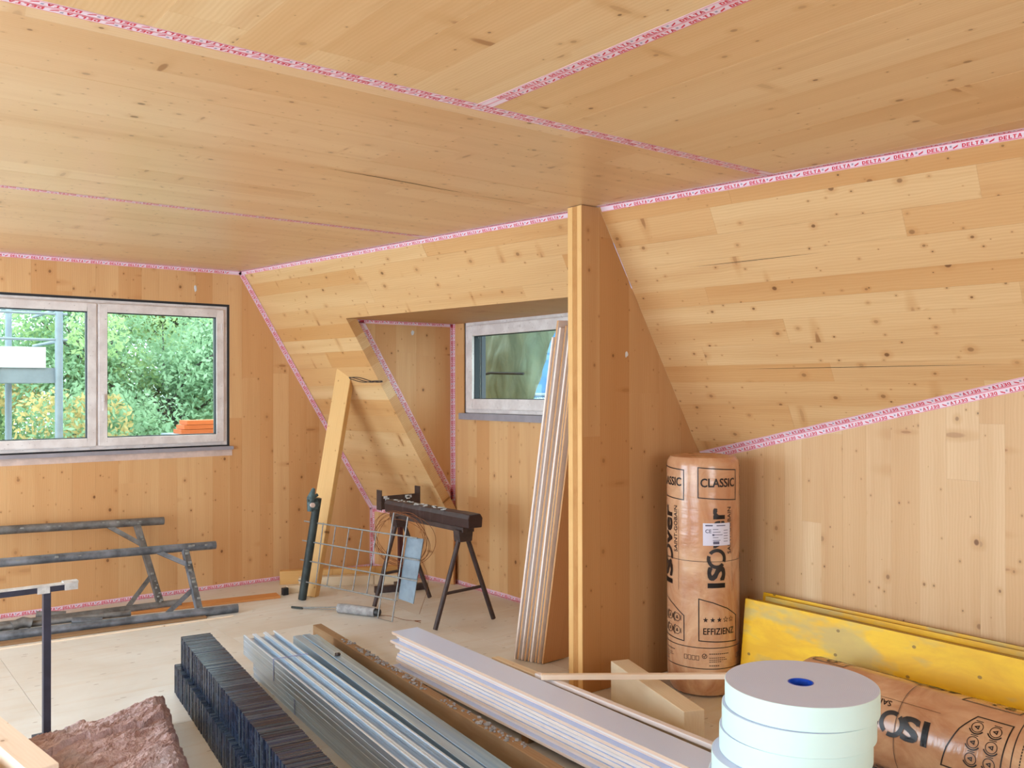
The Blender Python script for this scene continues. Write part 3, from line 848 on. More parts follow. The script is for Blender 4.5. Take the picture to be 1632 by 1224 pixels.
tape('pink printed floor tape under the dormer window', (XR, CHK, 0), (XR, PY + .15, 0), Z_, -X_, -X_, Z_, seed=9)
ed = (Vector((sx(CUT, ZD), CUT, ZD)) - Vector((kx(CUT), CUT, KZ))).normalized()
o_ = NS * -.085
tape('slanted pink printed tape on the triangular dormer cheek', Vector((sx(CHK, ZD) + .160, CHK, ZD - .01)), Vector((XR - .002, CHK, zs(XR - .162, CHK))), ed.cross(Y_) * (1 if ed.cross(Y_).x > 0 else -1), ed.cross(Y_) * (-1 if ed.cross(Y_).x > 0 else 1), -Y_, -Y_, seed=10)
tape('short pink printed tape along the top of the triangular dormer cheek', (sx(CHK, ZD) + .09, CHK, ZD), (XR, CHK, ZD), -Z_, -Y_, -Y_, -Z_, seed=11, w=.026)
tape('upright pink printed tape beside the dormer window', (XR, CHK, ZD), (XR, CHK, 0.02), -X_, -Y_, -Y_, -X_, seed=12)
tape('pink printed tape crossing the ceiling from left edge to the slope', (-.2, YA, H), (cx(YA) - .03, YA, H), Y_, -Y_, -Z_, -Z_, seed=13, flip=True)
tape('faint pink printed tape on ceiling near the far window', (-.2, YA2, H), (cx(YA2) - .03, YA2, H), Y_, -Y_, -Z_, -Z_, seed=14, flip=True, w=.026)
tape('pink printed tape branching across the ceiling towards the top edge of the view', (XB, YA - .03, H), (XB, .5, H), -X_, X_, -Z_, -Z_, seed=15)
rs0 = Vector((XRB, PY - .01, zs(XRB, PY - .01))); rs1 = Vector((XRB, .4, zs(XRB, .4)))
sd = (rs1 - rs0).normalized(); upw = NS.cross(sd); upw = upw if upw.z > 0 else -upw; dnw = X_.cross(sd); dnw = dnw if dnw.z < 0 else -dnw
tape('rising pink printed tape where right wall meets the bare slope', rs0, rs1, upw, dnw, NS, -X_, seed=16, flip=True)

# ---------------------------------------------------------------- leaning boards, post, pipe, mesh
def slab(name, label, cat, c0, u, v, n, L, W, T, mats, mis, group=None, bev=.002):
    """box from corner c0 along unit u (length L, local x), v (width W), n (thickness T)."""
    u = Vector(u).normalized(); v = Vector(v); v = (v - u * v.dot(u)).normalized(); n = u.cross(v) * (1 if u.cross(v).dot(Vector(n)) > 0 else -1)
    M = Matrix((u, v, n)).transposed().to_4x4(); M.translation = Vector(c0)
    mb = MB().box((0, 0, 0), (L, W, T), mis=mis)
    o = mb.build(name, mats, None)
    o.matrix_world = M
    if bev: bevel(o, bev, 1)
    return tag(o, label, cat, group)

pb = Vector((2.985, 6.52, 0.0)); pt = Vector((3.352, 6.61, 1.752))
pu = (pt - pb).normalized(); pv = Vector((.6, -.8, 0))
slab('timber_post', 'tall squared timber leaning on the slope behind the wire mesh', 'timber', pb - pv * .0 + Vector((0, 0, .012)), pu, pv, (.8, .6, 0), 1.79, .135, .07, W_POST, [0] * 6, bev=.003)

bp = Vector((2.955, 6.40, 0)); tp = Vector((3.035, 6.30, .775))
t = thing('scaffold_pipe', 'dark green steel pipe with a clamp, leaning in front of the timber post', 'pipe', bp)
at(MB().tube([bp + Vector((0, 0, .005)), tp], .031, 14).build('pipe', M_GREENPIPE, t), bp)
cl = MB(); c0 = tp + Vector((-.045, -.03, -.02))
cl.tube([c0 + Vector((.03, .02, -.03)), c0 + Vector((0, 0, .0))], .028, 10)
cl.tube([c0 + Vector((-.03, 0, -.07)), c0 + Vector((-.025, 0, .03)), c0 + Vector((.0, 0, .10))], [.022, .03, .012], 10)
cl.box((-.035, -.03, -.055), (.02, .02, .0), 0, Matrix.Translation(c0))
cl.tube([c0 + Vector((-.055, -.01, .01)), c0 + Vector((.03, .0, .05))], .012, 8)
at(cl.build('clamp', M_CLAMP, t), bp)
at(MB().tube([c0 + Vector((-.03, -.03, -.02)), c0 + Vector((-.03, -.05, -.02))], .018, 10).build('bolt', M_FOAM, t), bp)

# wire mesh basket panel
mo = Vector((2.97, 6.43, 0.004)); mu = Vector((0.16955, -0.98552, 0)); mv = Vector((0.11496, 0.01978, 0.99317)); mn = mu.cross(mv).normalized()
if mn.dot(Vector((-1, -1, 0))) < 0: mn = -mn
P2 = lambda u, v, k=0.0: mo + mu * u + mv * v + mn * k
t = thing('wire_mesh_panel', 'galvanised wire mesh panel leaning between green pipe and brown trestle', 'wire mesh', mo)
for v0, v1, u1 in ((.583, .590, 1.24), (.436, .446, 1.28), (.291, .309, 1.28), (.134, .151, 1.09)):
    at(MB().tube([P2(-.02, v0, .035), P2(u1, v1, .005)], .0052, 8).build('wire', M_WIRE, t), mo)
for u0, u1 in ((.172, .153), (.330, .290), (.492, .448), (.648, .598), (.803, .757)):
    at(MB().tube([P2(u0, .590), P2(u1, .140)], .0045, 8).build('wire', M_WIRE, t), mo)
at(MB().tube([P2(.974, .737), P2(.901, .002), P2(1.054, .003), P2(1.122, .721)], .005, 8, closed=True).build('wire_loop', M_WIRE, t), mo)

o = MB().add([P2(1.107, .587, -.02), P2(1.274, .588, -.02), P2(1.229, .150, -.02), P2(1.072, .162, -.02)] +
             [P2(1.107, .587, -.026), P2(1.274, .588, -.026), P2(1.229, .150, -.026), P2(1.072, .162, -.026)],
             [(0, 1, 2, 3), (7, 6, 5, 4), (0, 4, 5, 1), (1, 5, 6, 2), (2, 6, 7, 3), (3, 7, 4, 0)]).build('zinc_sheet', M_ZINC)
tag(centre(o), 'blue-grey zinc sheet strip hanging behind the end of the wire mesh', 'sheet metal')

# rusty coil
rr = random.Random(5); t = MB()
for k in range(7):
    c = Vector((3.36 + rr.uniform(-.02, .02), 5.62 + rr.uniform(-.02, .02), .52 + rr.uniform(-.02, .02)))
    ra = rr.uniform(.17, .20); rb = rr.uniform(.15, .19); ph = rr.uniform(0, 6)
    n1 = Vector((.16, -.98, rr.uniform(-.1, .1))).normalized(); n2 = Vector((rr.uniform(-.15, .25), rr.uniform(-.1, .1), 1)).normalized()
    pts = [c + n1 * (ra * math.cos(a_)) * (1.7 if k % 2 else 1.5) + n2 * rb * math.sin(a_) for a_ in [2 * math.pi * i / 40 for i in range(40)]]
    t.tube(pts, .0018, 5, closed=True)
pts = [Vector((3.33 + .02 * math.sin(i * .7), 5.35 - .12 * math.sin(i * .35), .45 - .05 * i)) for i in range(9)]
t.tube(pts, .0015, 5)
tag(centre(t.build('wire_coil', M_RUSTW)), 'loose coil of thin rusty wire hung on the trestle end', 'wire')

# ---------------------------------------------------------------- trestle with stained beam
tb = Vector((3.49, 5.42, 0))
t = thing('steel_trestle', 'brown steel trestle with a dark stained beam on top, right of the wire mesh', 'trestle', tb)
def T(o): return at(o, tb)
bb = [(-.055, -.045), (.055, -.045), (.06, .02), (.045, .05), (-.045, .05), (-.06, .02)]
rr = random.Random(8); mb = MB(); ny = 14
y0, y1 = 4.905, 6.01
vs = []; fs = []
for i in range(ny + 1):
    yy = y0 + (y1 - y0) * i / ny
    for (bx, bz) in bb:
        vs.append((3.50 + bx * rr.uniform(.93, 1.04), yy + rr.uniform(-.004, .004), .715 + bz * rr.uniform(.93, 1.04) - .004 * (i / ny)))
for i in range(ny):
    for j in range(6):
        fs.append((i * 6 + j, i * 6 + (j + 1) % 6, (i + 1) * 6 + (j + 1) % 6, (i + 1) * 6 + j))
fs += [tuple(range(5, -1, -1)), tuple(range(ny * 6, ny * 6 + 6))]
tbm = T(bevel(MB().add(vs, fs).build('wooden_beam', W_DARK, t), .006, 2)); tbm['label'] = 'worn dark stained wooden beam'
T(MB().box((3.455, 4.98, .635), (3.545, 5.95, .668)).build('steel_rail', M_RUSTBR, t))
for yy in (5.03, 5.86):
    T(bevel(MB().add([(3.44, yy - .035, .57), (3.54, yy - .035, .57), (3.55, yy - .035, .65), (3.43, yy - .035, .65), (3.44, yy + .035, .57), (3.54, yy + .035, .57), (3.55, yy + .035, .65), (3.43, yy + .035, .65)],
            [(0, 1, 2, 3), (7, 6, 5, 4), (0, 4, 5, 1), (1, 5, 6, 2), (2, 6, 7, 3), (3, 7, 4, 0)]).build('bracket', M_RUSTBR, t), .004))
    for sgn, fx in ((-1, 3.256), (1, 3.735)):
        fy = yy - .012 if yy < 5.5 else yy - .03
        L_ = T(MB().tube([(3.49 + sgn * .03, yy, .60), (fx, fy, .012)], .0165, 12).build('leg', M_RUSTBR, t))
        ft = MB().box((fx - .036, fy - .036, 0), (fx + .036, fy + .036, .012))
        f_ = ft.build('foot_plate', M_RUSTBR, L_); f_.matrix_parent_inverse = L_.matrix_world.inverted(); f_.matrix_parent_inverse = Matrix.Translation(-tb)
    T(MB().tube([(3.256 + .09, yy, .235), (3.735 - .09, yy, .245)], .011, 10).build('stretcher', M_RUSTBR, t))
rr = random.Random(2); mb = MB()
for i in range(26):
    q = Vector((3.465 + rr.uniform(-.02, .05), 5.2 + rr.uniform(0, .7), .7655))
    e = rr.uniform(.004, .012); mb.box((-e, -e * 1.6, -.001), (e, e * 1.6, .002), 0, Matrix.Translation(q) @ Matrix.Rotation(rr.uniform(0, 3), 4, 'Z'))
T(mb.build('mortar_splash', M_MORTAR, t, kind='stuff'))

# second support: U-head post behind
b2 = Vector((3.697, 6.2, 0))
t = thing('u_head_support', 'dark red steel post with flat U-shaped head, behind the trestle', 'steel support', b2)
at(MB().bar((3.697, 6.2, .05), (3.697, 6.2, .68), .032, .032, (1, 0, 0)).build('post', plain('dark_red_steel', srgb(84, 40, 38), .55, .2, var=.3, vscale=15), t), b2)
hd = MB(); hd.box((3.515, 6.17, .668), (3.855, 6.178, .765)); hd.box((3.515, 6.17, .660), (3.855, 6.24, .668))
hd.box((3.507, 6.168, .655), (3.515, 6.24, .81)); hd.box((3.855, 6.168, .655), (3.863, 6.24, .82))
at(hd.build('u_head', M_RUSTBR, t), b2)
sp = MB(); rr = random.Random(4)
for q in ((3.545, .755), (3.56, .74), (3.74, .75), (3.765, .748), (3.75, .738)):
    sp.box((q[0] - .016, 6.165, q[1] - .010), (q[0] + .016, 6.1705, q[1] + .010))
at(sp.build('mortar_splash', M_MORTAR, t, kind='stuff'), b2)
at(MB().bar((3.50, 6.26, .026), (3.90, 6.13, .026), .045, .05).bar((3.64, 6.05, .022), (3.75, 6.35, .022), .045, .044).build('base', M_RUSTBR, t), b2)

# grey mortar-coated roller
t = thing('tubular_tool', 'short cement-coated roller with wire handle lying in front of the wire mesh', 'tool', (3.08, 5.75, 0))
b_ = (3.08, 5.75, 0)
at(MB().tube([(2.99, 5.87, .034), (3.03, 5.80, .036), (3.10, 5.66, .035), (3.135, 5.60, .034)], [.033, .034, .033, .031], 16).build('roller', M_CONC, t), b_)
at(MB().tube([(3.13, 5.61, .034), (3.15, 5.57, .034)], .026, 14).build('end_cap', M_BLACK, t), b_)
at(MB().tube([(2.99, 5.87, .04), (2.88, 6.05, .02), (2.80, 6.17, .010)], .005, 8).tube([(2.99, 5.875, .02), (2.87, 6.07, .008), (2.80, 6.17, .010)], .003, 8).build('handle', M_WIRE, t), b_)
at(MB().tube([(2.83, 6.12, .010), (2.78, 6.20, .010)], .008, 8).build('grip', M_GREENPIPE, t), b_)
pts = [(3.15 + .16 * math.sin(a_ * .5) + .02 * math.sin(a_ * 3), 5.56 - .10 * a_ * .8 + .07 * math.cos(a_ * 1.5), .003 + .004 * abs(math.sin(a_))) for a_ in [i * .22 for i in range(22)]]
tag(centre(MB().tube(pts, .0018, 5).build('thin_wire', M_RUSTW)), 'thin loose wire curling over the floor beside the cement-coated roller', 'wire')

# timber pieces in the corner
def lyingbar(name, label, p, q, w, h, mat, cat='timber', z=0.0, group=None):
    p = Vector((p[0], p[1], 0)); q = Vector((q[0], q[1], 0)); d = (q - p); L = d.length; d.normalize()
    o = MB().box((-L / 2, -w / 2, 0), (L / 2, w / 2, h)).build(name, mat)
    o.location = ((p + q) / 2 + Vector((0, 0, z))); o.rotation_euler = (0, 0, math.atan2(d.y, d.x))
    bevel(o, .002, 1)
    return tag(o, label, cat, group)
lyingbar('timber_batten', 'thick pale batten on the floor behind the wire mesh, nearest of the corner battens', (3.14, 6.86), (3.94, 6.42), .07, .075, W_BLOCK)
lyingbar('timber_batten', 'low brown batten behind the pale batten in the far corner', (3.05, 7.03), (3.96, 6.60), .06, .11, W_POST)
lyingbar('timber_batten', 'short batten end beside the black square block', (2.96, 6.69), (3.12, 6.66), .05, .055, W_BLOCK)
o = MB().box((2.90, 6.62, 0), (2.945, 6.66, .055)).build('block', M_BLACK); tag(centre(bevel(o, .003)), 'small black square block on the floor left of the leaning post', 'block')
lyingbar('floor_board', 'orange-brown board lying on the floor under the far window wall', (0.6, 6.98), (2.86, 6.62), .13, .018, wood('orange_board', srgb(214, 150, 88), srgb(196, 128, 70), .2, .8), 'board')
lyingbar('floor_board', 'second thin board lying in front of the scaffold frames', (0.4, 6.50), (2.2, 6.34), .09, .012, W_BROWN, 'board')
lyingbar('thin_strip', 'thin white strip lying on the floor in front of the scaffold frames', (0.5, 6.36), (2.36, 6.235), .022, .008, W_WHITE, 'strip')

# ---------------------------------------------------------------- scaffold frames leaning on the far wall
def scaff(label, xb0, xb1, yb0, yb1, xt0, xt1, yt, zt, xp, xk, mat, seed, r=.030):
    base = Vector((xb1, yb1, 0))
    t = thing('steel_scaffold_gate', label, 'scaffold frame', base)
    A0 = Vector((xb0, yb0, r)); A1 = Vector((xb1, yb1, r)); B0 = Vector((xt0, yt, zt + .05)); B1 = Vector((xt1, yt, zt))
    at(MB().tube([A0, A1], r, 14).build('lower_tube', mat, t), base)
    at(MB().tube([B0, B1], r, 14).build('upper_tube', mat, t), base)
    fa = (xp - xb0) / (xb1 - xb0); fb = (xk - xt0) / (xt1 - xt0)
    pa = A0.lerp(A1, fa); pb_ = B0.lerp(B1, fb)
    at(MB().bar(pa, pb_, .045, .03, D).build('end_post', mat, t), base)
    d = (A0 - A1).normalized(); e = (pb_ - pa)
    at(MB().bar(pa + d * .24, pa + e * .36, .032, .012, (0, -1, .3)).build('brace', mat, t), base)
    at(MB().bar(pb_ + (B0 - B1).normalized() * .22, pb_ - e * .28, .032, .012, (0, -1, .3)).build('brace', mat, t), base)
    # hinge stub lying on the lower tube
    at(MB().tube([pa + d * .62 + Vector((0, .03, .01)), pa + d * .80 + Vector((0, .05, .03))], .03, 10).build('coupler', mat, t), base)
    rr = random.Random(seed); mb = MB()
    for i in range(28):
        f = rr.random(); q = (B0.lerp(B1, f) if i % 2 else pa.lerp(pb_, f)) + Vector((rr.uniform(-.01, .01), -r * .8, rr.uniform(-.004, .016)))
        e_ = rr.uniform(.004, .012)
        mb.box((-e_, -.005, -e_ * .7), (e_, .004, e_ * .7), 0, Matrix.Translation(q))
    at(mb.build('mortar_splash', plain('grey_splash', srgb(150, 148, 142), .9, var=.3, vscale=40), t, kind='stuff'), base)
scaff('rear grey scaffold frame leaning flat against the far window wall', .55, 2.16, 6.86, 6.75, .55, 2.13, 7.06, .60, 2.02, 1.93, M_SCAFF, 1)
scaff('front mortar-splashed scaffold frame leaning on the rear frame', .5, 2.43, 6.62, 6.335, .5, 2.42, 6.76, .425, 2.17, 2.19, M_SCAFFB, 2)
tag(centre(MB().tube([(.5, 6.66, .075), (1.45, 6.58, .062), (1.75, 6.53, .06)], .02, 12).tube([(1.04, 6.60, .07), (1.10, 6.60, .09), (1.15, 6.59, .075)], .034, 10).build('guard_tube', M_SCAFF)), 'short grey guard tube with coupler resting on the front scaffold frame', 'tube')

# T-head stand at the left
b3 = Vector((.835, 4.45, 0))
t = thing('t_head_stand', 'dark blue steel stand with T-shaped mortar-splashed head at the left edge', 'steel stand', b3)
at(MB().bar((.835, 4.45, .008), (.835, 4.45, .70), .036, .030, (1, 0, 0)).build('post', M_DKBLUE, t), b3)
at(MB().bar((.36, 4.45, .715), (.958, 4.45, .715), .036, .028).build('head_bar', M_DKBLUE, t), b3)
at(MB().bar((.36, 4.44, .731), (.958, 4.44, .731), .040, .006).bar((.905, 4.431, .715), (.960, 4.431, .715), .004, .030).bar((.795, 4.431, .712), (.845, 4.431, .712), .004, .03).bar((.9, 4.45, .733), (.962, 4.45, .733), .042, .010).build('mortar_splash', M_MORTAR, t), b3)
at(MB().bar((.64, 4.45, .006), (1.03, 4.45, .006), .05, .012).bar((.835, 4.38, .006), (.835, 4.65, .006), .05, .011).build('base_plate', M_DKBLUE, t), b3)

# ---------------------------------------------------------------- mineral wool slab
def wool():
    nx, ny = 130, 200
    vs = []; rr = np.random.RandomState(3)
    from mathutils import noise as mn_
    W, L = .66, 1.35
    for j in range(ny + 1):
        for i in range(nx + 1):
            x = i / nx; y = j / ny
            p = Vector((x * W, y * L, 0))
            n1 = mn_.fractal(Vector((x * 3, y * 12, 1.7)), 1.0, 2.0, 5)
            n2 = mn_.fractal(Vector((x * 9, y * 40, 5.1)), .9, 2.0, 4)
            n3 = mn_.noise(Vector((x * 60, y * 120, 3)))
            edge = min(x, 1 - x) * W; ey = min(y, 1 - y) * L
            e = min(1, min(edge, ey) / .05)
            h = .055 + .075 * (e ** .45) + (.018 * n1 + .011 * n2 + .006 * n3)
            # upper folded layer towards the far edge
            if y > .80 + .03 * n1: h += .026
            if e <= 0.02: h = .012 + .01 * abs(n2)
            dx = .018 * n2 * (1 if .01 < x < .99 else .6); dy = .02 * n1
            X0 = x * W + dx - W / 2; Y0 = y * L + dy - L / 2
            vs.append((X0 + .177 * Y0, Y0 + .33 * X0, max(.004, h)))
    fs = []
    for j in range(ny):
        for i in range(nx):
            a_ = j * (nx + 1) + i
            fs.append((a_, a_ + 1, a_ + nx + 2, a_ + nx + 1))
    # skirt down to the floor
    k = len(vs)
    ring = [i for i in range(nx + 1)] + [j * (nx + 1) + nx for j in range(1, ny + 1)] + [ny * (nx + 1) + i for i in range(nx - 1, -1, -1)] + [j * (nx + 1) for j in range(ny - 1, 0, -1)]
    for r_ in ring: vs.append((vs[r_][0] * .99, vs[r_][1] * .99, .001))
    n_ = len(ring)
    for q in range(n_): fs.append((ring[q], k + q, k + (q + 1) % n_, ring[(q + 1) % n_]))
    fs.append(tuple(range(k, k + n_)))
    mb = MB(); mb.v = vs; mb.f = fs; mb.mi = [0] * len(fs); mb.sm = [True] * len(fs)
    o = mb.build('mineral_wool_slab', M_WOOL)
    o.location = (.895, 3.656, 0)
    tag(o, 'ragged brown mineral wool slab lying on the floor left of the black sheet bundles', 'insulation slab')
wool()
# timber at the lower left
lyingbar('timber_beam', 'pale squared beam end in the lower left corner, in front of the wool slab', (.535, 4.3), (.645, 3.48), .10, .29, W_WHITE)
lyingbar('timber_beam', 'lower brown beam beside the pale beam end at the lower left corner', (.40, 4.2), (.53, 3.38), .09, .265, W_WHITE)

# ---------------------------------------------------------------- black sheet bundles
def lib(x, y, x0=1.545, y0=4.82, k=.130):  # unused helper kept simple
    return x
BA = math.atan2(-.130, -1)      # run towards the camera
def bundle(label, org, L, W, Hh, z, seed):
    o = thing('sheet_bundle', label, 'sheet bundle', (org[0], org[1], z), 'black sheet bundles', 0)
    o.rotation_euler = (0, 0, math.atan2(-1, -.130))   # local x runs towards the camera
    rr = random.Random(seed); mb = MB(); x = 0
    while x < L:
        th_ = rr.uniform(.0025, .006); jx = rr.uniform(-.0022, .0022); jz = rr.uniform(-.0012, .0008); sh = rr.uniform(-.004, .004)
        mb.box((x, -0 + jx, 0.0), (x + th_, W + jx, Hh + jz), 1 if rr.random() < .2 else 0, Matrix.Shear('XZ', 4, (sh, 0)) if False else None)
        x += th_ + rr.choice((.0006, .0008, .001, .0028))
    mb.build('sheets', [M_BLACKPL, M_BLACKPL2], o, kind='stuff')
    MB().box((.004, .006, .003), (L - .004, W - .006, Hh - .014)).build('core', M_BLACK, o)
    return o
bundle('upper bundle of black coated sheets packed on edge, right of the wool slab', (1.545, 4.83), 2.7, .150, .148, .150, 1)
bundle('lower bundle of black coated sheets, mostly under the upper black bundle', (1.525, 4.87), 2.7, .150, .148, 0, 2)

# ---------------------------------------------------------------- galvanised ceiling channels
def channel_mesh(W, h, L, th_=.0012, lip=.009):
    # C-channel lying on its web, lips folded inwards at the top
    mb = MB()
    mb.box((0, -W / 2, 0), (L, W / 2, th_))
    for sg in (-1, 1):
        y0, y1 = sorted((sg * W / 2, sg * (W / 2 - th_)))
        mb.box((0, y0, th_), (L, y1, h - th_))
        y0, y1 = sorted((sg * W / 2, sg * (W / 2 - lip)))
        mb.box((0, y0, h - th_), (L, y1, h), 1)
        y0, y1 = sorted((sg * (W / 2 - lip), sg * (W / 2 - lip + .0012)))
        mb.box((0, y0, h - .006), (L, y1, h - th_), 1)
    mb.box((0, -W * .08, th_), (L, W * .08, th_ + .002))
    return mb
SA = math.atan2(-1, -.1)
sdir = Vector((math.cos(SA), math.sin(SA), 0)); sper = Vector((-sdir.y, sdir.x, 0))     # sper points to +x
if sper.x < 0: sper = -sper
cm = channel_mesh(.058, .0258, 2.75).mesh('channel', [M_STUD, M_LIP])
rr = random.Random(6)
def put_ch(me, org, col, lay, label, grp, pitch=.0600, z0=0.0, lh=.0277, W=.058):
    o = link(bpy.data.objects.new('steel_channel', me))
    p = Vector((org[0], org[1], 0)) + sper * (col * pitch + W / 2) + sdir * rr.uniform(-.006, .01)
    o.location = (p.x, p.y, z0 + lay * lh); o.rotation_euler = (0, 0, SA)
    bevel(o, .0012, 1)
    tag(o, label, 'steel channel', grp)
for lay in range(4):
    for col in range(3):
        put_ch(cm, (1.955, 4.865), col, lay, 'galvanised channel of the lower strapped bundle, %s layer, %s row from the black sheets' % (('bottom', 'second', 'third', 'top')[lay], ('first', 'second', 'third', 'fourth')[col]), 'channels of the lower steel bundle')
for lay in range(4):
    for col in range(3):
        put_ch(cm, (1.925, 4.935), col, lay, 'galvanised channel of the bright upper strapped bundle, %s layer, %s row from the black sheets' % (('bottom', 'second', 'third', 'top')[lay], ('first', 'second', 'third')[col]), 'channels of the upper steel bundle', z0=.113)
def strap(label, org, W, z0, z1, s):
    c = Vector((org[0], org[1], 0)) + sdir * s
    mb = MB(); a0 = c - sper * .0015; a1 = c + sper * W
    q = sdir * .008
    for (pa, pb_) in (((a0, z0), (a0, z1)),):
        mb.add([a0 - q + Z_ * z0, a0 + q + Z_ * z0, a0 + q + Z_ * z1, a0 - q + Z_ * z1], [(0, 1, 2, 3)])
    mb.add([a0 - q + Z_ * z1, a0 + q + Z_ * z1, a1 + q + Z_ * z1, a1 - q + Z_ * z1], [(0, 1, 2, 3)])
    mb.add([a1 - q + Z_ * z0, a1 + q + Z_ * z0, a1 + q + Z_ * z1, a1 - q + Z_ * z1], [(0, 1, 2, 3)])
    o = mb.build('strap', M_STRAP); tag(centre(o), label, 'strap')
strap('pale blue strap round the upper steel bundle', (1.925, 4.935), .18, .113, .2245, .55)
strap('pale blue strap round the lower steel bundle', (1.955, 4.865), .18, .001, .1105, .70)
cw = channel_mesh(.098, .048, 2.7, .0015, .045).mesh('stud', [M_STUDD, M_STUDD])
def put_stud(x, y, z, label, rz=0):
    o = link(bpy.data.objects.new('steel_stud', cw)); o.location = (x, y, z); o.rotation_euler = (0, 0, SA + rz)
    bevel(o, .002, 1)
    tag(o, label, 'steel stud')
put_stud(2.222, 4.82, .1485, 'blue-grey steel stud lying on top of the stud pile, right of the bright upper bundle', -.014)
put_stud(2.330, 4.95, .0990, 'blue-grey steel stud one step below the top stud, beside the dirty brown plank', -.014)
put_stud(2.222, 4.84, .0990, 'steel stud directly under the topmost blue-grey stud', -.014)
put_stud(2.330, 4.95, .0495, 'steel stud in the middle layer facing the dirty brown plank', -.014)
put_stud(2.330, 4.93, .0, 'bottom steel stud facing the dirty brown plank', -.014)
put_stud(2.222, 4.83, .0495, 'steel stud second from the floor in the row under the topmost blue-grey stud', -.014)
put_stud(2.222, 4.83, .0, 'lowest steel stud on the floor in the row under the topmost blue-grey stud', -.014)
blk = MB(); rr = random.Random(9)
bm = bmesh.new(); bmesh.ops.create_icosphere(bm, subdivisions=2, radius=.018)
for v in bm.verts: v.co *= rr.uniform(.6, 1.3); v.co.z *= .5
me = bpy.data.meshes.new('dirt_clump'); bm.to_mesh(me); bm.free(); me.materials.append(M_RUSTBR)
o = link(bpy.data.objects.new('dirt_clump', me)); o.location = (2.20, 4.33, .202); tag(o, 'small dark clump of dirt lying on the blue-grey steel studs', 'debris')

# dirty timber and debris
o = lyingbar('timber_beam', 'dirty brown plank on edge with plaster crumbs, between steel studs and white boards', (2.535, 5.27), (2.275, 2.25), .055, .115, W_BROWN)
mb = MB(); rr = random.Random(12)
def dp(f): return Vector((2.535 + (2.275 - 2.535) * f, 5.27 + (2.25 - 5.27) * f, 0))
for i in range(170):
    f = rr.choice([rr.uniform(.12, .42), rr.uniform(.2, .5), rr.uniform(.55, .78)])
    q = dp(f) + Vector((rr.uniform(-.024, .024), 0, .117)); e = rr.uniform(.002, .008)
    mb.box((-e, -e, -.003), (e, e * rr.uniform(.5, 1.2), e * .6), 0, Matrix.Translation(q) @ Matrix.Rotation(rr.uniform(0, 3), 4, 'Z') @ Matrix.Rotation(rr.uniform(-.5, .5), 4, 'X'))
tag(centre(mb.build('plaster_crumbs', M_CONC, kind='stuff')), 'grey plaster crumbs scattered along the top of the dirty brown plank', 'debris')
lyingbar('timber_batten', 'pale narrow batten end on the floor at the far end of the steel studs', (2.50, 5.28), (2.44, 4.6), .03, .02, W_WHITE)

# ---------------------------------------------------------------- white boards on the floor
rr = random.Random(14)
WM = [M_BOARDW, W_CORE]
for x_ in range(3):
    yy = (4.15, 3.2, 2.4)[x_]
    lyingbar('timber_batten', 'squared batten carrying the white board stack, ' + ('at its far end', 'at its middle', 'at its near end')[x_], (2.585 - .03 * x_, yy), (2.80 - .03 * x_, yy), .05, .045, W_BROWN, group=None)
nb = 13; th_ = .0148
for i in range(nb):
    me_ = MB().box((0, 0, 0), (2.32, .165, th_ - .0012), mis=[0, 0, 1, 1, 1, 1]).mesh('white_board', WM)
    o = link(bpy.data.objects.new('white_board', me_))
    z = .0455 + i * th_
    jit = rr.uniform(-.018, .018); je = rr.uniform(-.06, .03)
    if i == nb - 1: jit = 0.0; je = .03
    o.location = (2.585 + jit, 4.40 + je, z); o.rotation_euler = (0, 0, math.atan2(-1, -.036) + rr.uniform(-.004, .004))
    bevel(o, .0008, 1)
    if i == nb - 1: tag(o, 'topmost smooth white board of the long stack on the floor', 'board', 'white boards stacked on the floor')
    elif i == 0: tag(o, 'bottom white board of the long stack, resting on the battens', 'board', 'white boards stacked on the floor')
    else: tag(o, 'white-faced board with pale wood edge, %s from the top of the long floor stack' % ('twelfth', 'eleventh', 'tenth', 'ninth', 'eighth', 'seventh', 'sixth', 'fifth', 'fourth', 'third', 'second')[i - 1], 'board', 'white boards stacked on the floor')

# white boards leaning behind the partition
rr = random.Random(15)
top_y = PY + PW + .004
NL = 9
for i in range(NL):
    # base foot runs from y=4.20 (first) to 4.03 (last); top touches partition
    fy = 4.215 - i * .0215; fx = 3.285 + i * .009 + rr.uniform(-.006, .006)
    ty = top_y + (NL - 1 - i) * .0165 + .012; tx = fx - .075 + rr.uniform(-.008, .02)
    foot = Vector((fx, fy, .004)); Ln = (1.93, 2.02, 1.98, 1.99, 1.90, 2.02, 1.95, 1.75, 1.60)[i]
    top = Vector((tx, ty, 1.92)); u = (top - foot).normalized()
    M = Matrix.Identity(4)
    v = Vector((1, 0, 0)); v = (v - u * v.dot(u)).normalized(); n = u.cross(v)
    if n.y > 0: n = -n
    M = Matrix((u, v, n)).transposed().to_4x4()
    if M.to_3x3().determinant() < 0:
        n = -n; M = Matrix((u, v, n)).transposed().to_4x4()
    M.translation = foot
    tk = .0125
    white = i in (0, 2, 5)
    mb = MB().box((0, 0, -tk / 2), (Ln, (.20 if i < NL - 1 else .25), tk / 2), mis=[0, 0, 1, 1, 1, 1] if i < NL - 1 else [1, 1, 1, 1, 1, 1])
    o = mb.build('leaning_board', [M_BOARDW2, W_CORE2 if not white else W_CORE]); o.matrix_world = M
    if i == 0: lb = 'outermost white-edged board leaning behind the partition, farthest from it at the foot'
    elif i == NL - 1: lb = 'bare wooden board leaning behind the partition, wide face showing beside its edge'
    else: lb = 'thin white-faced board behind the partition, %s from the left in the leaning sheaf' % ('second', 'third', 'fourth', 'fifth', 'sixth', 'seventh', 'eighth')[i - 1]
    tag(o, lb, 'board', 'boards leaning behind the partition')

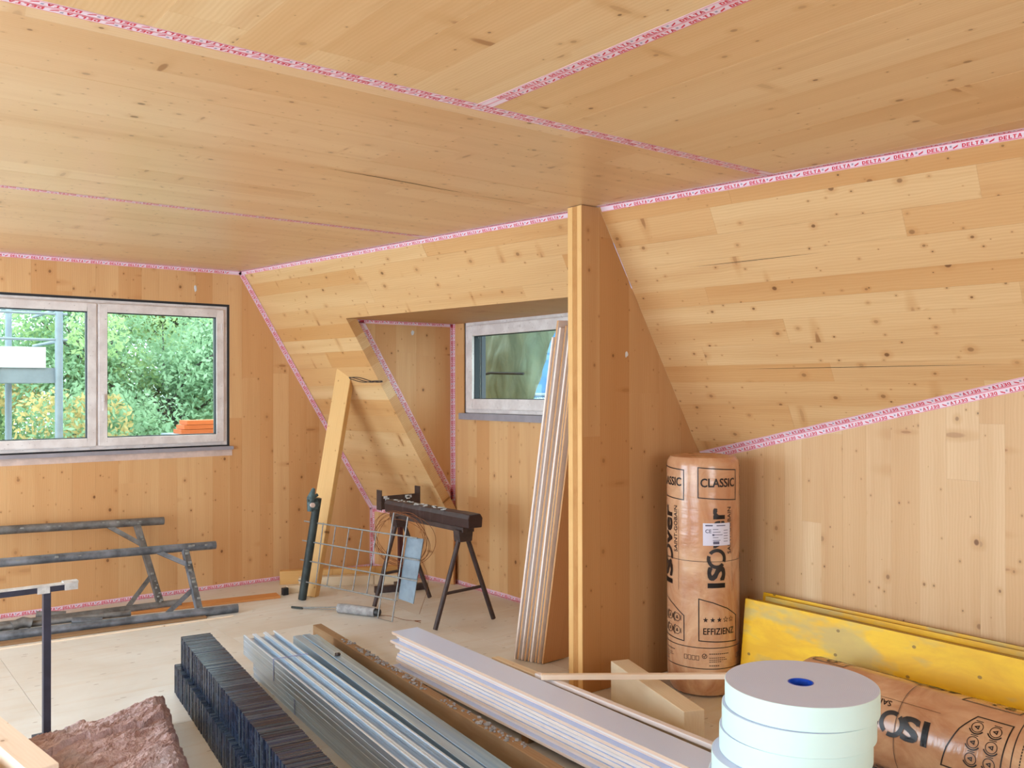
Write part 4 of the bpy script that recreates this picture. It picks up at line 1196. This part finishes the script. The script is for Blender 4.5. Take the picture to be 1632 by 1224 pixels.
# offcut, laths
oo = lyingbar('timber_offcut', 'thick pale timber offcut lying between the partition foot and white tape rolls', (3.300, 3.345), (3.035, 2.62), .100, .2, W_BLOCK)
for q in (-.0,):
    MB().box((-.395 - .0, -.0575, .0), (-.392, -.02, .198))
def lath(name, label, p, q, w, h, mat):
    p = Vector(p); q = Vector(q); L = (q - p).length; u = (q - p).normalized(); v = Z_.cross(u).normalized(); n = u.cross(v)
    o = MB().box((0, -w / 2, -h / 2), (L, w / 2, h / 2)).build(name, mat)
    M = Matrix((u, v, n)).transposed().to_4x4(); M.translation = p; o.matrix_world = M
    bevel(o, .001, 1)
    return tag(o, label, 'lath')
lath('wooden_lath', 'thin pale lath lying level across the offcut in front of the partition foot', (2.705, 3.262, .252), (3.42, 2.72, .250), .028, .024, W_WHITE)
lath('white_lath', 'narrow white lath running along the right side of the white board stack', (2.762, 3.36, .226), (2.738, 2.10, .226), .03, .02, M_BOARDW2)
lyingbar('timber_batten', 'pale batten lying under the narrow white lath beside the white board stack', (2.80, 3.75), (2.772, 2.12), .045, .215, W_BLOCK)

# ---------------------------------------------------------------- insulation rolls with print
def text_polys(txt, size):
    cu = bpy.data.curves.new('txt', 'FONT'); cu.body = txt; cu.size = size; cu.resolution_u = 3
    o = bpy.data.objects.new('txt', cu); COL.objects.link(o)
    dg = bpy.context.evaluated_depsgraph_get(); me = bpy.data.meshes.new_from_object(o.evaluated_get(dg))
    vs = [(v.co.x, v.co.y) for v in me.vertices]; fs = [tuple(p.vertices) for p in me.polygons]
    bpy.data.objects.remove(o); bpy.data.curves.remove(cu); bpy.data.meshes.remove(me)
    return vs, fs
def wrap_print(shapes, R, name, mat, parent, a0=0.0):
    """shapes: list of (verts(u, v), faces); u = arc length, v = height."""
    bm = bmesh.new()
    for vs, fs in shapes:
        bv = [bm.verts.new((u, 0, v)) for u, v in vs]
        for f in fs:
            try: bm.faces.new([bv[i] for i in f])
            except ValueError: pass
    us = [v.co.x for v in bm.verts]
    k = math.floor(min(us) / .012) + 1
    while k * .012 < max(us):
        g = bm.verts[:] + bm.edges[:] + bm.faces[:]
        bmesh.ops.bisect_plane(bm, geom=g, plane_co=(k * .012, 0, 0), plane_no=(1, 0, 0))
        k += 1
    for v in bm.verts:
        a_ = a0 + v.co.x / R
        v.co = Vector(((R + .0014) * math.cos(a_), (R + .0014) * math.sin(a_), v.co.z))
    for f in bm.faces:
        f.normal_update()
        c = f.calc_center_median()
        if f.normal.dot(Vector((c.x, c.y, 0))) < 0: f.normal_flip()
    me = bpy.data.meshes.new(name); bm.to_mesh(me); bm.free(); me.materials.append(mat)
    o = link(bpy.data.objects.new(name, me)); o.parent = parent
    return o
def rect(u0, v0, u1, v1): return ([(u0, v0), (u1, v0), (u1, v1), (u0, v1)], [(0, 1, 2, 3)])
def line(a, b, w):
    a = Vector((a[0], a[1])); b = Vector((b[0], b[1])); d = (b - a).normalized(); n = Vector((-d.y, d.x)) * w / 2; e = d * w / 2
    return ([tuple(a - e - n), tuple(b + e - n), tuple(b + e + n), tuple(a - e + n)], [(0, 1, 2, 3)])
def outline(pts, w): return [line(pts[i], pts[(i + 1) % len(pts)], w) for i in range(len(pts))]
def ring2(c, r0, r1, n=20, a_=0, b_=2 * math.pi):
    vs = []; fs = []
    for i in range(n + 1):
        t_ = a_ + (b_ - a_) * i / n
        vs += [(c[0] + r0 * math.cos(t_), c[1] + r0 * math.sin(t_)), (c[0] + r1 * math.cos(t_), c[1] + r1 * math.sin(t_))]
    for i in range(n): fs.append((2 * i, 2 * i + 1, 2 * i + 3, 2 * i + 2))
    return (vs, fs)
def star(c, r, hollow=False):
    P_ = [(c[0] + (r if i % 2 == 0 else r * .42) * math.sin(math.pi * i / 5), c[1] + (r if i % 2 == 0 else r * .42) * math.cos(math.pi * i / 5)) for i in range(10)]
    if hollow: return outline(P_, r * .14)
    return [(P_ + [c], [(i, (i + 1) % 10, 10) for i in range(10)])]
def tform(shape, f): return ([f(*p) for p in shape[0]], shape[1])
def fit(txt, size, u, v, width=None, rot=False, bold=0.0):
    vs, fs = text_polys(txt, size)
    x0 = min(p[0] for p in vs); x1 = max(p[0] for p in vs); k = (width / (x1 - x0)) if width else 1
    out = []
    offs = [(0, 0)] if not bold else [(0, 0), (bold, 0), (0, bold), (bold, bold)]
    for ox, oy in offs:
        if rot: out.append(([(u - p[1] - oy, v + (p[0] - x0) * k + ox) for p in vs], fs))
        else: out.append(([(u + (p[0] - x0) * k + ox, v + p[1] + oy) for p in vs], fs))
    return out

def unit_print(kind):
    S = []
    S += outline([(-.024, 1.035), (.200, 1.02), (.200, 1.175), (-.024, 1.19)], .005)
    S += fit('CLASSIC', .062, -.012, 1.090, .196, bold=.002)
    # large vertical word and the company line beside it
    S += fit('IS', .128, .118, .572, .105, rot=True, bold=.008)
    S.append(ring2((.071, .722), .034, .052, 22, -.4, 2.5)); S.append(ring2((.071, .722), .034, .052, 22, 2.8, 5.6))
    S += fit('ver', .128, .118, .775, .20, rot=True, bold=.008)
    S += fit('SAINT-GOBAIN', .034, .158, .745, .24, rot=True, bold=.0006)
    S.append(rect(.166, .55, .1675, .97))
    # efficiency box with a sloping top
    # efficiency box or symbol box, both with a sloping top
    S += outline([(-.022, .30), (.200, .29), (.200, .42), (.13, .465), (.05, .497), (-.022, .515)], .005)
    if kind == 0:
        for i in range(3): S += star((.012 + i * .036, .408), .0145)
        for i in range(2): S += star((.012 + (3 + i) * .036, .408), .0145, True)
        S += fit('EFFIZIENZ', .047, .0, .333, .175, bold=.0012)
    else:
        for cu in (.035, .095, .155):
            for cv in (.405, .338):
                c = (cu, cv)
                S.append(ring2(c, .019, .022)); S.append(ring2(c, .025, .030, 16, 2, 4.2)); S.append(line((cu + .026, cv - .012), (cu + .026, cv + .012), .003))
                S += outline([(cu - .006, cv - .005), (cu + .006, cv - .005), (cu, cv + .008)], .004)
    S.append(ring2((.006, .222), .010, .013)); S.append(line((0, .222), (.005, .217), .003)); S.append(line((.005, .217), (.013, .230), .003))
    for k, (w_, h_) in enumerate(((.11, .004), (.0, 0), (.09, .003), (.10, .003), (.07, .003), (.0, 0), (.06, .004))):
        if w_:
            for q in range(int(w_ / .011)):
                S.append(rect(.030 + q * .011, .232 - k * .010, .030 + q * .011 + .008, .232 - k * .010 + h_))
    for k in range(4):
        S += outline([(-.10 + k * .021, .20), (-.085 + k * .021, .20), (-.085 + k * .021, .222), (-.10 + k * .021, .222)], .002)
    return S
UNITS = [unit_print(0), unit_print(1)]
def ins_roll(label, R, Ht, with_label, ph=0):
    t = thing('insulation_roll', label, 'insulation roll')
    prof = [(0, 0), (R * .55, .002), (R * .88, .012), (R * .975, .05), (R, .10)]
    rr = random.Random(20)
    for k in range(1, 10): prof.append((R * (1 + rr.uniform(-.004, .004)), .10 + (Ht - .18) * k / 10))
    prof[9] = (R * .988, .705)
    prof += [(R, Ht - .06), (R * .985, Ht - .035), (R * .90, Ht - .012), (R * .6, Ht - .004), (R * .3, Ht - .008), (0, Ht - .012)]
    MB().lathe(prof, 72).build('film_wrap', M_FILM, t)
    for q in range(4):
        S = [tform(s, lambda u, v, q=q: (u + q * .2985, v)) for s in UNITS[(q + ph) % 2]]
        wrap_print(S, R * 1.003, 'print', M_INK, t)
    n_ = 60
    for zz, nm, w_ in ((.262, 'band_line', .004), (.155, 'band_line', .004), (.706, 'seam_line', .0025)):
        MB().lathe([(R * 1.004 + .0006, zz), (R * 1.004 + .0006, zz + w_)], 72).build(nm, M_INK if nm == 'band_line' else M_RUSTBR, t)
    if with_label:
        lb = wrap_print([rect(.0, .79, .150, .905)], R * 1.006, 'paper_label', M_LABEL, t)
        S = fit('CE', .026, .012, .855, .030, bold=.001) + [rect(.012, .89, .05, .897), rect(.07, .89, .12, .895)]
        for k in range(5):
            S.append(rect(.05, .872 - k * .014, .05 + .03 + .012 * (k % 3), .875 - k * .014)); S.append(rect(.11, .866 - k * .014, .135, .869 - k * .014))
        S.append(rect(.052, .797, .085, .812)); S.append(rect(.048, .84, .058, .85))
        wrap_print(S, R * 1.008, 'label_text', M_LABTXT, lb)
    return t
RC = Vector((3.775, 3.195, 0))
dcam = Vector((-RC.x, -RC.y, 0))
r1 = ins_roll('upright insulation roll in brown printed film, standing beside the partition', .190, 1.25, True)
r1.location = RC; r1.rotation_euler = (0, 0, math.atan2(dcam.y, dcam.x))
r2 = ins_roll('lying insulation roll in brown printed film along the yellow formwork panels', .190, 1.25, False, 1)
# axis along y (towards the camera), top end towards +y
r2.matrix_world = Matrix.Translation((3.575, 1.20, .191)) @ Matrix.Rotation(math.radians(-1), 4, 'Z') @ Matrix.Rotation(math.radians(-90), 4, 'X') @ Matrix.Rotation(math.radians(180), 4, 'Z')

# ---------------------------------------------------------------- yellow formwork panels
def form(label, yb, y0, y1, xt, xb, zt, T_=.027):
    u = Vector((0, -1, 0)); v = Vector((xt - xb, 0, zt)).normalized(); L = y1 - y0; W = math.hypot(xt - xb, zt)
    base = Vector((xb, (y0 + y1) / 2, 0))
    t = thing('formwork_panel', label, 'formwork panel', base, 'yellow formwork panels on the right wall')
    M = Matrix((u, v, u.cross(v))).transposed().to_4x4(); M.translation = Vector((xb, y1, .002))
    # u x v = normal; panel grows away from the room
    sgn = 1 if u.cross(v).x > 0 else -1
    for nm, a_, b_, mt in (('face_layer', 0, .009, [M_YEL, M_YELB]), ('core_layer', .0091, .0175, [M_YELL, M_YELL]), ('rear_layer', .0176, T_, [M_YEL, M_YELB])):
        lo, hi = sorted((a_ * sgn, b_ * sgn))
        o = MB().box((0, 0 if nm != 'core_layer' else .001, lo), (L, W if nm != 'core_layer' else W - .0015, hi), mis=[0, 0, 1, 1, 1, 1]).build(nm, mt, t)
        o.matrix_parent_inverse = Matrix.Translation(-base); o.matrix_basis = M
form('front yellow formwork panel, its wide yellow face showing behind the lying insulation roll', 0, .7, 2.985, 3.862, 3.80, .50)
form('second yellow formwork panel, standing just behind the front one', 0, .7, 2.97, 3.935, 3.865, .485)
form('third yellow formwork panel, edge showing near the right wall', 0, .6, 2.95, 3.985, 3.905, .50)
form('rearmost yellow formwork panel, against the right wall boards', 0, .6, 3.00, 4.035, 3.945, .505)

# ---------------------------------------------------------------- stack of foam strip rolls
SC = Vector((2.601, 1.787, 0)); hz = .0775
def froll(R, rc=.038):
    n = 96
    pr = [(rc + .004, .001), (R - .002, .0005), (R - .0005, .002), (R, hz * .5), (R - .0005, hz - .002), (R - .002, hz - .0005)]
    return pr
rr = random.Random(30)
offs = [(-.045, .0), (-.05, .01), (-.035, .02), (-.052, .012), (-.05, -.01), (-.02, .004), (-.012, -.004), (0, 0)]
for i in range(8):
    R = .246 + rr.uniform(-.003, .003) if i < 7 else .246
    side = Vector((offs[i][0] * .789, -offs[i][0] * .614, 0)) + Vector((offs[i][1] * .6, offs[i][1] * .79, 0))
    pos = SC + side + Vector((0, 0, .002 + i * (hz + .0002)))
    lb = ('topmost pale foam strip roll with blue core in the stack at lower right' if i == 7 else
          'second pale foam strip roll from the top of the stack at lower right' if i == 6 else
          'third pale foam strip roll from the top of the stack at lower right' if i == 5 else
          'pale foam strip roll at lower right, %s from the top of the stack' % ('eighth', 'seventh', 'sixth', 'fifth', 'fourth')[i])
    t = thing('foam_strip_roll', lb, 'roll', pos, 'pale foam strip rolls')
    pr = froll(R)
    MB().lathe(pr, 96).build('wound_side', M_TARPR, t)
    MB().lathe([(R - .002, hz - .0005), (.042, hz - .0005)], 96).build('wound_top', M_TARPT, t)
    MB().lathe([(.042, 0), (.042, hz), (.038, hz), (.038, 0)], 40, closed=True).build('core', M_BLUE, t)

# cable on the slope
t = MB(); rr = random.Random(33)
for k in range(3):
    pts = []
    for i in range(16):
        f = i / 15; y = 6.50 - .40 * f; z = 1.690 - .03 * f + .012 * math.sin(f * 6 + k * 1.3) - k * .006
        pts.append(Vector((sx(y, z), y, z)) + NS * .006)
    t.tube(pts, .0032, 6)
tag(centre(t.build('cable', M_RUSTBR)), 'thin dark cables running across the slope from the leaning post to the dormer', 'cable')

# ---------------------------------------------------------------- outdoors
struct(MB().box((-30, 7.6, -3.3), (60, 70, -3.2)).build('ground', M_GROUND))
struct(MB().box((4.6, -30, -3.3), (60, 7.6, -3.21)).build('ground', M_GROUND))
def tree(label, base, h, R, nl, seed, lsize=.07, mats=(0, 0, 0, 0, 1, 1, 2), zc=None):
    rr = np.random.RandomState(seed); rnd_ = random.Random(seed)
    bx, by, bz = base
    t = thing('garden_tree', label, 'tree', base, 'trees outside the windows')
    zc = zc if zc is not None else bz + h * .6
    trunk = MB(); trunk.tube([base, (bx + .1, by, (bz + zc) / 2), (bx, by + .05, zc)], [.18, .13, .08], 8)
    at(trunk.build('trunk', M_BARK, t), base)
    br = MB(); cl = []
    for k in range(46):
        d = Vector((rnd_.uniform(-1, 1), rnd_.uniform(-1, 1), rnd_.uniform(-.6, 1))).normalized()
        e = Vector((bx, by, zc)) + Vector((d.x * R, d.y * R, d.z * R * .95)) * rnd_.uniform(.55, 1)
        mid = Vector((bx, by, zc - .4 * R * rnd_.random())).lerp(e, .5) + Vector((rnd_.uniform(-.3, .3), rnd_.uniform(-.3, .3), rnd_.uniform(-.3, .1)))
        if k < 22: br.tube([(bx, by, zc - .5 * R * rnd_.random()), mid, e], [.045, .026, .008], 5)
        cl.append((e, rnd_.uniform(.35, .8) * R * .36)); cl.append((mid, R * .2))
    at(br.build('branches', M_BARK, t), base)
    ci = rr.randint(0, len(cl), nl)
    C = np.array([tuple(c[0]) for c in cl])[ci]; S = np.array([c[1] for c in cl])[ci]
    g = rr.normal(size=(nl, 3)); g /= np.linalg.norm(g, axis=1)[:, None]
    P_ = C + g * (S * rr.uniform(.3, 1.0, nl) ** .5)[:, None]
    a1 = rr.normal(size=(nl, 3)); a1 /= np.linalg.norm(a1, axis=1)[:, None]
    a2 = rr.normal(size=(nl, 3)); a2 -= (a1 * a2).sum(1)[:, None] * a1; a2 /= np.linalg.norm(a2, axis=1)[:, None]
    s = (lsize * rr.uniform(.6, 1.3, nl))[:, None]
    V = np.stack([P_ - a1 * s, P_ + a2 * s * .45, P_ + a1 * s, P_ - a2 * s * .45], 1).reshape(-1, 3) - np.array(base)
    me = bpy.data.meshes.new('foliage'); me.vertices.add(nl * 4); me.vertices.foreach_set('co', V.ravel())
    me.loops.add(nl * 4); me.loops.foreach_set('vertex_index', np.arange(nl * 4))
    me.polygons.add(nl); me.polygons.foreach_set('loop_start', np.arange(nl) * 4); me.polygons.foreach_set('loop_total', np.full(nl, 4))
    for m_ in (M_LEAF, M_LEAFY, M_LEAFO): me.materials.append(m_)
    cm_ = np.array(mats)[rr.randint(0, len(mats), len(cl))][ci]
    me.polygons.foreach_set('material_index', cm_)
    me.update(); me.validate()
    o = link(bpy.data.objects.new('foliage', me)); o.parent = t; o['kind'] = 'stuff'
tree('broad leafy garden tree right outside the far window', (4.1, 14.3, -3.2), 8, 2.3, 46000, 1, .046, mats=(0,0,0,0,1,0,1,0,0,0,0,2), zc=1.5)
tree('leafy garden tree behind the scaffold tower', (1.6, 17.2, -3.2), 8, 2.3, 46000, 2, .046, mats=(0, 0, 0, 1, 0, 1, 0, 0, 0, 0), zc=1.3)
tree('yellowing garden tree showing in the upper right of the far window', (6.6, 19.5, -3.2), 9, 2.4, 30000, 3, .06, mats=(0, 1, 0, 1, 0, 2), zc=3.3)
tree('garden tree far left beyond the scaffold tower', (1.2, 23.5, -3.2), 9, 2.6, 26000, 4, .06, mats=(0, 0, 1, 0, 0), zc=2.4)
tree('green tree beyond the sheeting outside the dormer window', (13.5, 15.5, -3.2), 7, 2.6, 14000, 5, .10, mats=(0, 0, 0, 1), zc=-.6)

# scaffold tower outside the far window
sb = (1.7, 9.6, -3.2)
t = thing('scaffold_tower', 'pale metal scaffold tower outside the left sash of the far window', 'scaffold', sb)
for (x, y, r_) in ((1.83, 9.2, .035), (1.60, 10.4, .032), (1.30, 9.2, .035), (1.20, 10.4, .032), (.0, 9.2, .035), (-.2, 10.4, .035)):
    at(MB().tube([(x, y, -3.2), (x, y, 4.6)], r_, 12).build('standard', M_ALU, t), sb)
for (z, y) in ((2.30, 9.2), (2.06, 9.2), (1.97, 10.4), (2.42, 10.4)):
    at(MB().tube([(-.3, y, z), (1.9, y, z)], .013, 8).build('rail', M_ALU, t), sb)
for (x, z) in ((1.83, 2.05), (1.83, 2.35), (1.30, 2.05), (1.3, 1.75)):
    at(MB().tube([(x, 9.2, z), (x, 10.4, z)], .016, 8).build('rail', M_ALU, t), sb)
for y0_, x1_ in ((9.22, 1.80), (9.84, 1.78)):
    at(MB().box((-.3, y0_, 1.66), (x1_, y0_ + .58, 1.80)).build('deck_board', M_ALU, t), sb)
at(MB().box((.9, 9.20, 1.80), (1.72, 9.225, 1.99)).build('toe_board', M_WHITE, t), sb)
at(MB().box((-.3, 9.20, 1.80), (.88, 9.225, 1.98)).build('toe_board', M_ALU, t), sb)
o = MB()
t = thing('timber_stack', 'orange timber boards stacked outside the lower right of the far window', 'timber stack', (3.2, 9.4, 1.2))
for k in range(3):
    at(MB().box((2.98 + .03 * k, 9.3, 1.145 + k * .046), (3.7, 9.55, 1.187 + k * .046)).build('board', M_ORWOOD, t), (3.2, 9.4, 1.2))
t = thing('scaffold_bay', 'lower scaffold bay carrying the orange timber boards', 'scaffold', (3.3, 9.4, -3.2))
at(MB().box((2.9, 9.2, 1.08), (3.9, 9.7, 1.144)).build('deck_board', M_ALU, t), (3.3, 9.4, -3.2))
for x in (2.98, 3.85):
    at(MB().tube([(x, 9.45, -3.2), (x, 9.45, 1.08)], .03, 10).build('standard', M_ALU, t), (3.3, 9.4, -3.2))
hb = (11.5, 27, -3.2)
t = thing('white_house', 'white house behind the garden trees', 'house', hb)
at(MB().box((8.9, 25, -3.2), (16, 31, 3.3)).build('wall', M_WHITE, t), hb)
at(MB().add([(8.5, 24.6, 3.3), (16.4, 24.6, 3.3), (16.4, 31.4, 3.3), (8.5, 31.4, 3.3), (8.5, 28, 5.6), (16.4, 28, 5.6)], [(0, 1, 5, 4), (2, 3, 4, 5), (0, 4, 3), (1, 2, 5), (0, 3, 2, 1)]).build('roof', plain('red_roof', srgb(150, 84, 62), .8, var=.3), t), hb)
for k in range(3):
    f_ = at(MB().box((9.8 + k * 2, 24.96, .4), (10.8 + k * 2, 25.0, 1.9)).build('window', M_GASK, t), hb)

# outside the dormer: sheeting with strap, blue netted scaffold added to stand in for blue sky
tp_ = MB(); nx, ny = 40, 30
vs = []
from mathutils import noise as mnz
for j in range(ny + 1):
    for i in range(nx + 1):
        f = i / nx; g = j / ny
        z = 1.25 + 1.15 * g
        yend = 5.84 - .24 * max(0, (z - 1.5)) / .5
        y = 6.9 + (yend - 6.9) * f
        x = 4.76 + .06 * mnz.noise(Vector((y * 5, z * 2, 0))) + .03 * mnz.noise(Vector((y * 14, z * 6, 2)))
        vs.append((x, y, z))
fs = [(j * (nx + 1) + i, j * (nx + 1) + i + 1, (j + 1) * (nx + 1) + i + 1, (j + 1) * (nx + 1) + i) for j in range(ny) for i in range(nx)]
tp_.add(vs, fs, 0, True)
o = tp_.build('protective_sheet', M_TARP, recalc=False)
md = o.modifiers.new('thick', 'SOLIDIFY'); md.thickness = .002
tag(centre(o), 'wrinkled grey-green protective sheet hanging outside the dormer window', 'sheeting')
o = MB().tube([(4.66, 6.9, 1.70), (4.665, 6.45, 1.718), (4.665, 6.3, 1.735), (4.66, 5.84, 1.722)], .011, 8).build('dark_strap', M_BLACK)
tag(centre(o), 'dark strap across the sheet outside the dormer window', 'strap')
sb2 = (4.86, 5.8, -3.2)
t = thing('house_scaffold', 'tube scaffold right outside the dormer, carrying the protective sheet', 'scaffold', sb2)
for y in (4.3, 6.98):
    at(MB().tube([(4.86, y, -3.2), (4.86, y, 2.9)], .024, 10).build('standard', M_ALU, t), sb2)
at(MB().tube([(4.80, 4.2, 2.42), (4.80, 7.1, 2.42)], .024, 10).build('ledger', M_ALU, t), sb2)
nb_ = (9.0, 9.4, -3.2)
t = thing('sky_net_scaffold', 'blue netted scaffold added in place of the blue sky beyond the dormer window', 'scaffold', nb_)
at(MB().box((9.3, 6.0, 1.45), (9.34, 13.0, 4.2)).build('net', M_NET, t), nb_)
for y in (6.2, 8.2, 10.2, 12.2):
    at(MB().tube([(9.2, y, -3.2), (9.2, y, 4.2)], .04, 8).build('standard', M_ALU, t), nb_)
for z in (1.5, 2.5):
    at(MB().tube([(9.2, 6, z), (9.2, 13, z)], .03, 8).build('rail', M_ALU, t), nb_)
at(MB().box((8.6, 6, 1.38), (9.3, 13, 1.44)).build('deck_board', M_ALU, t), nb_)

bpy.context.view_layer.update()
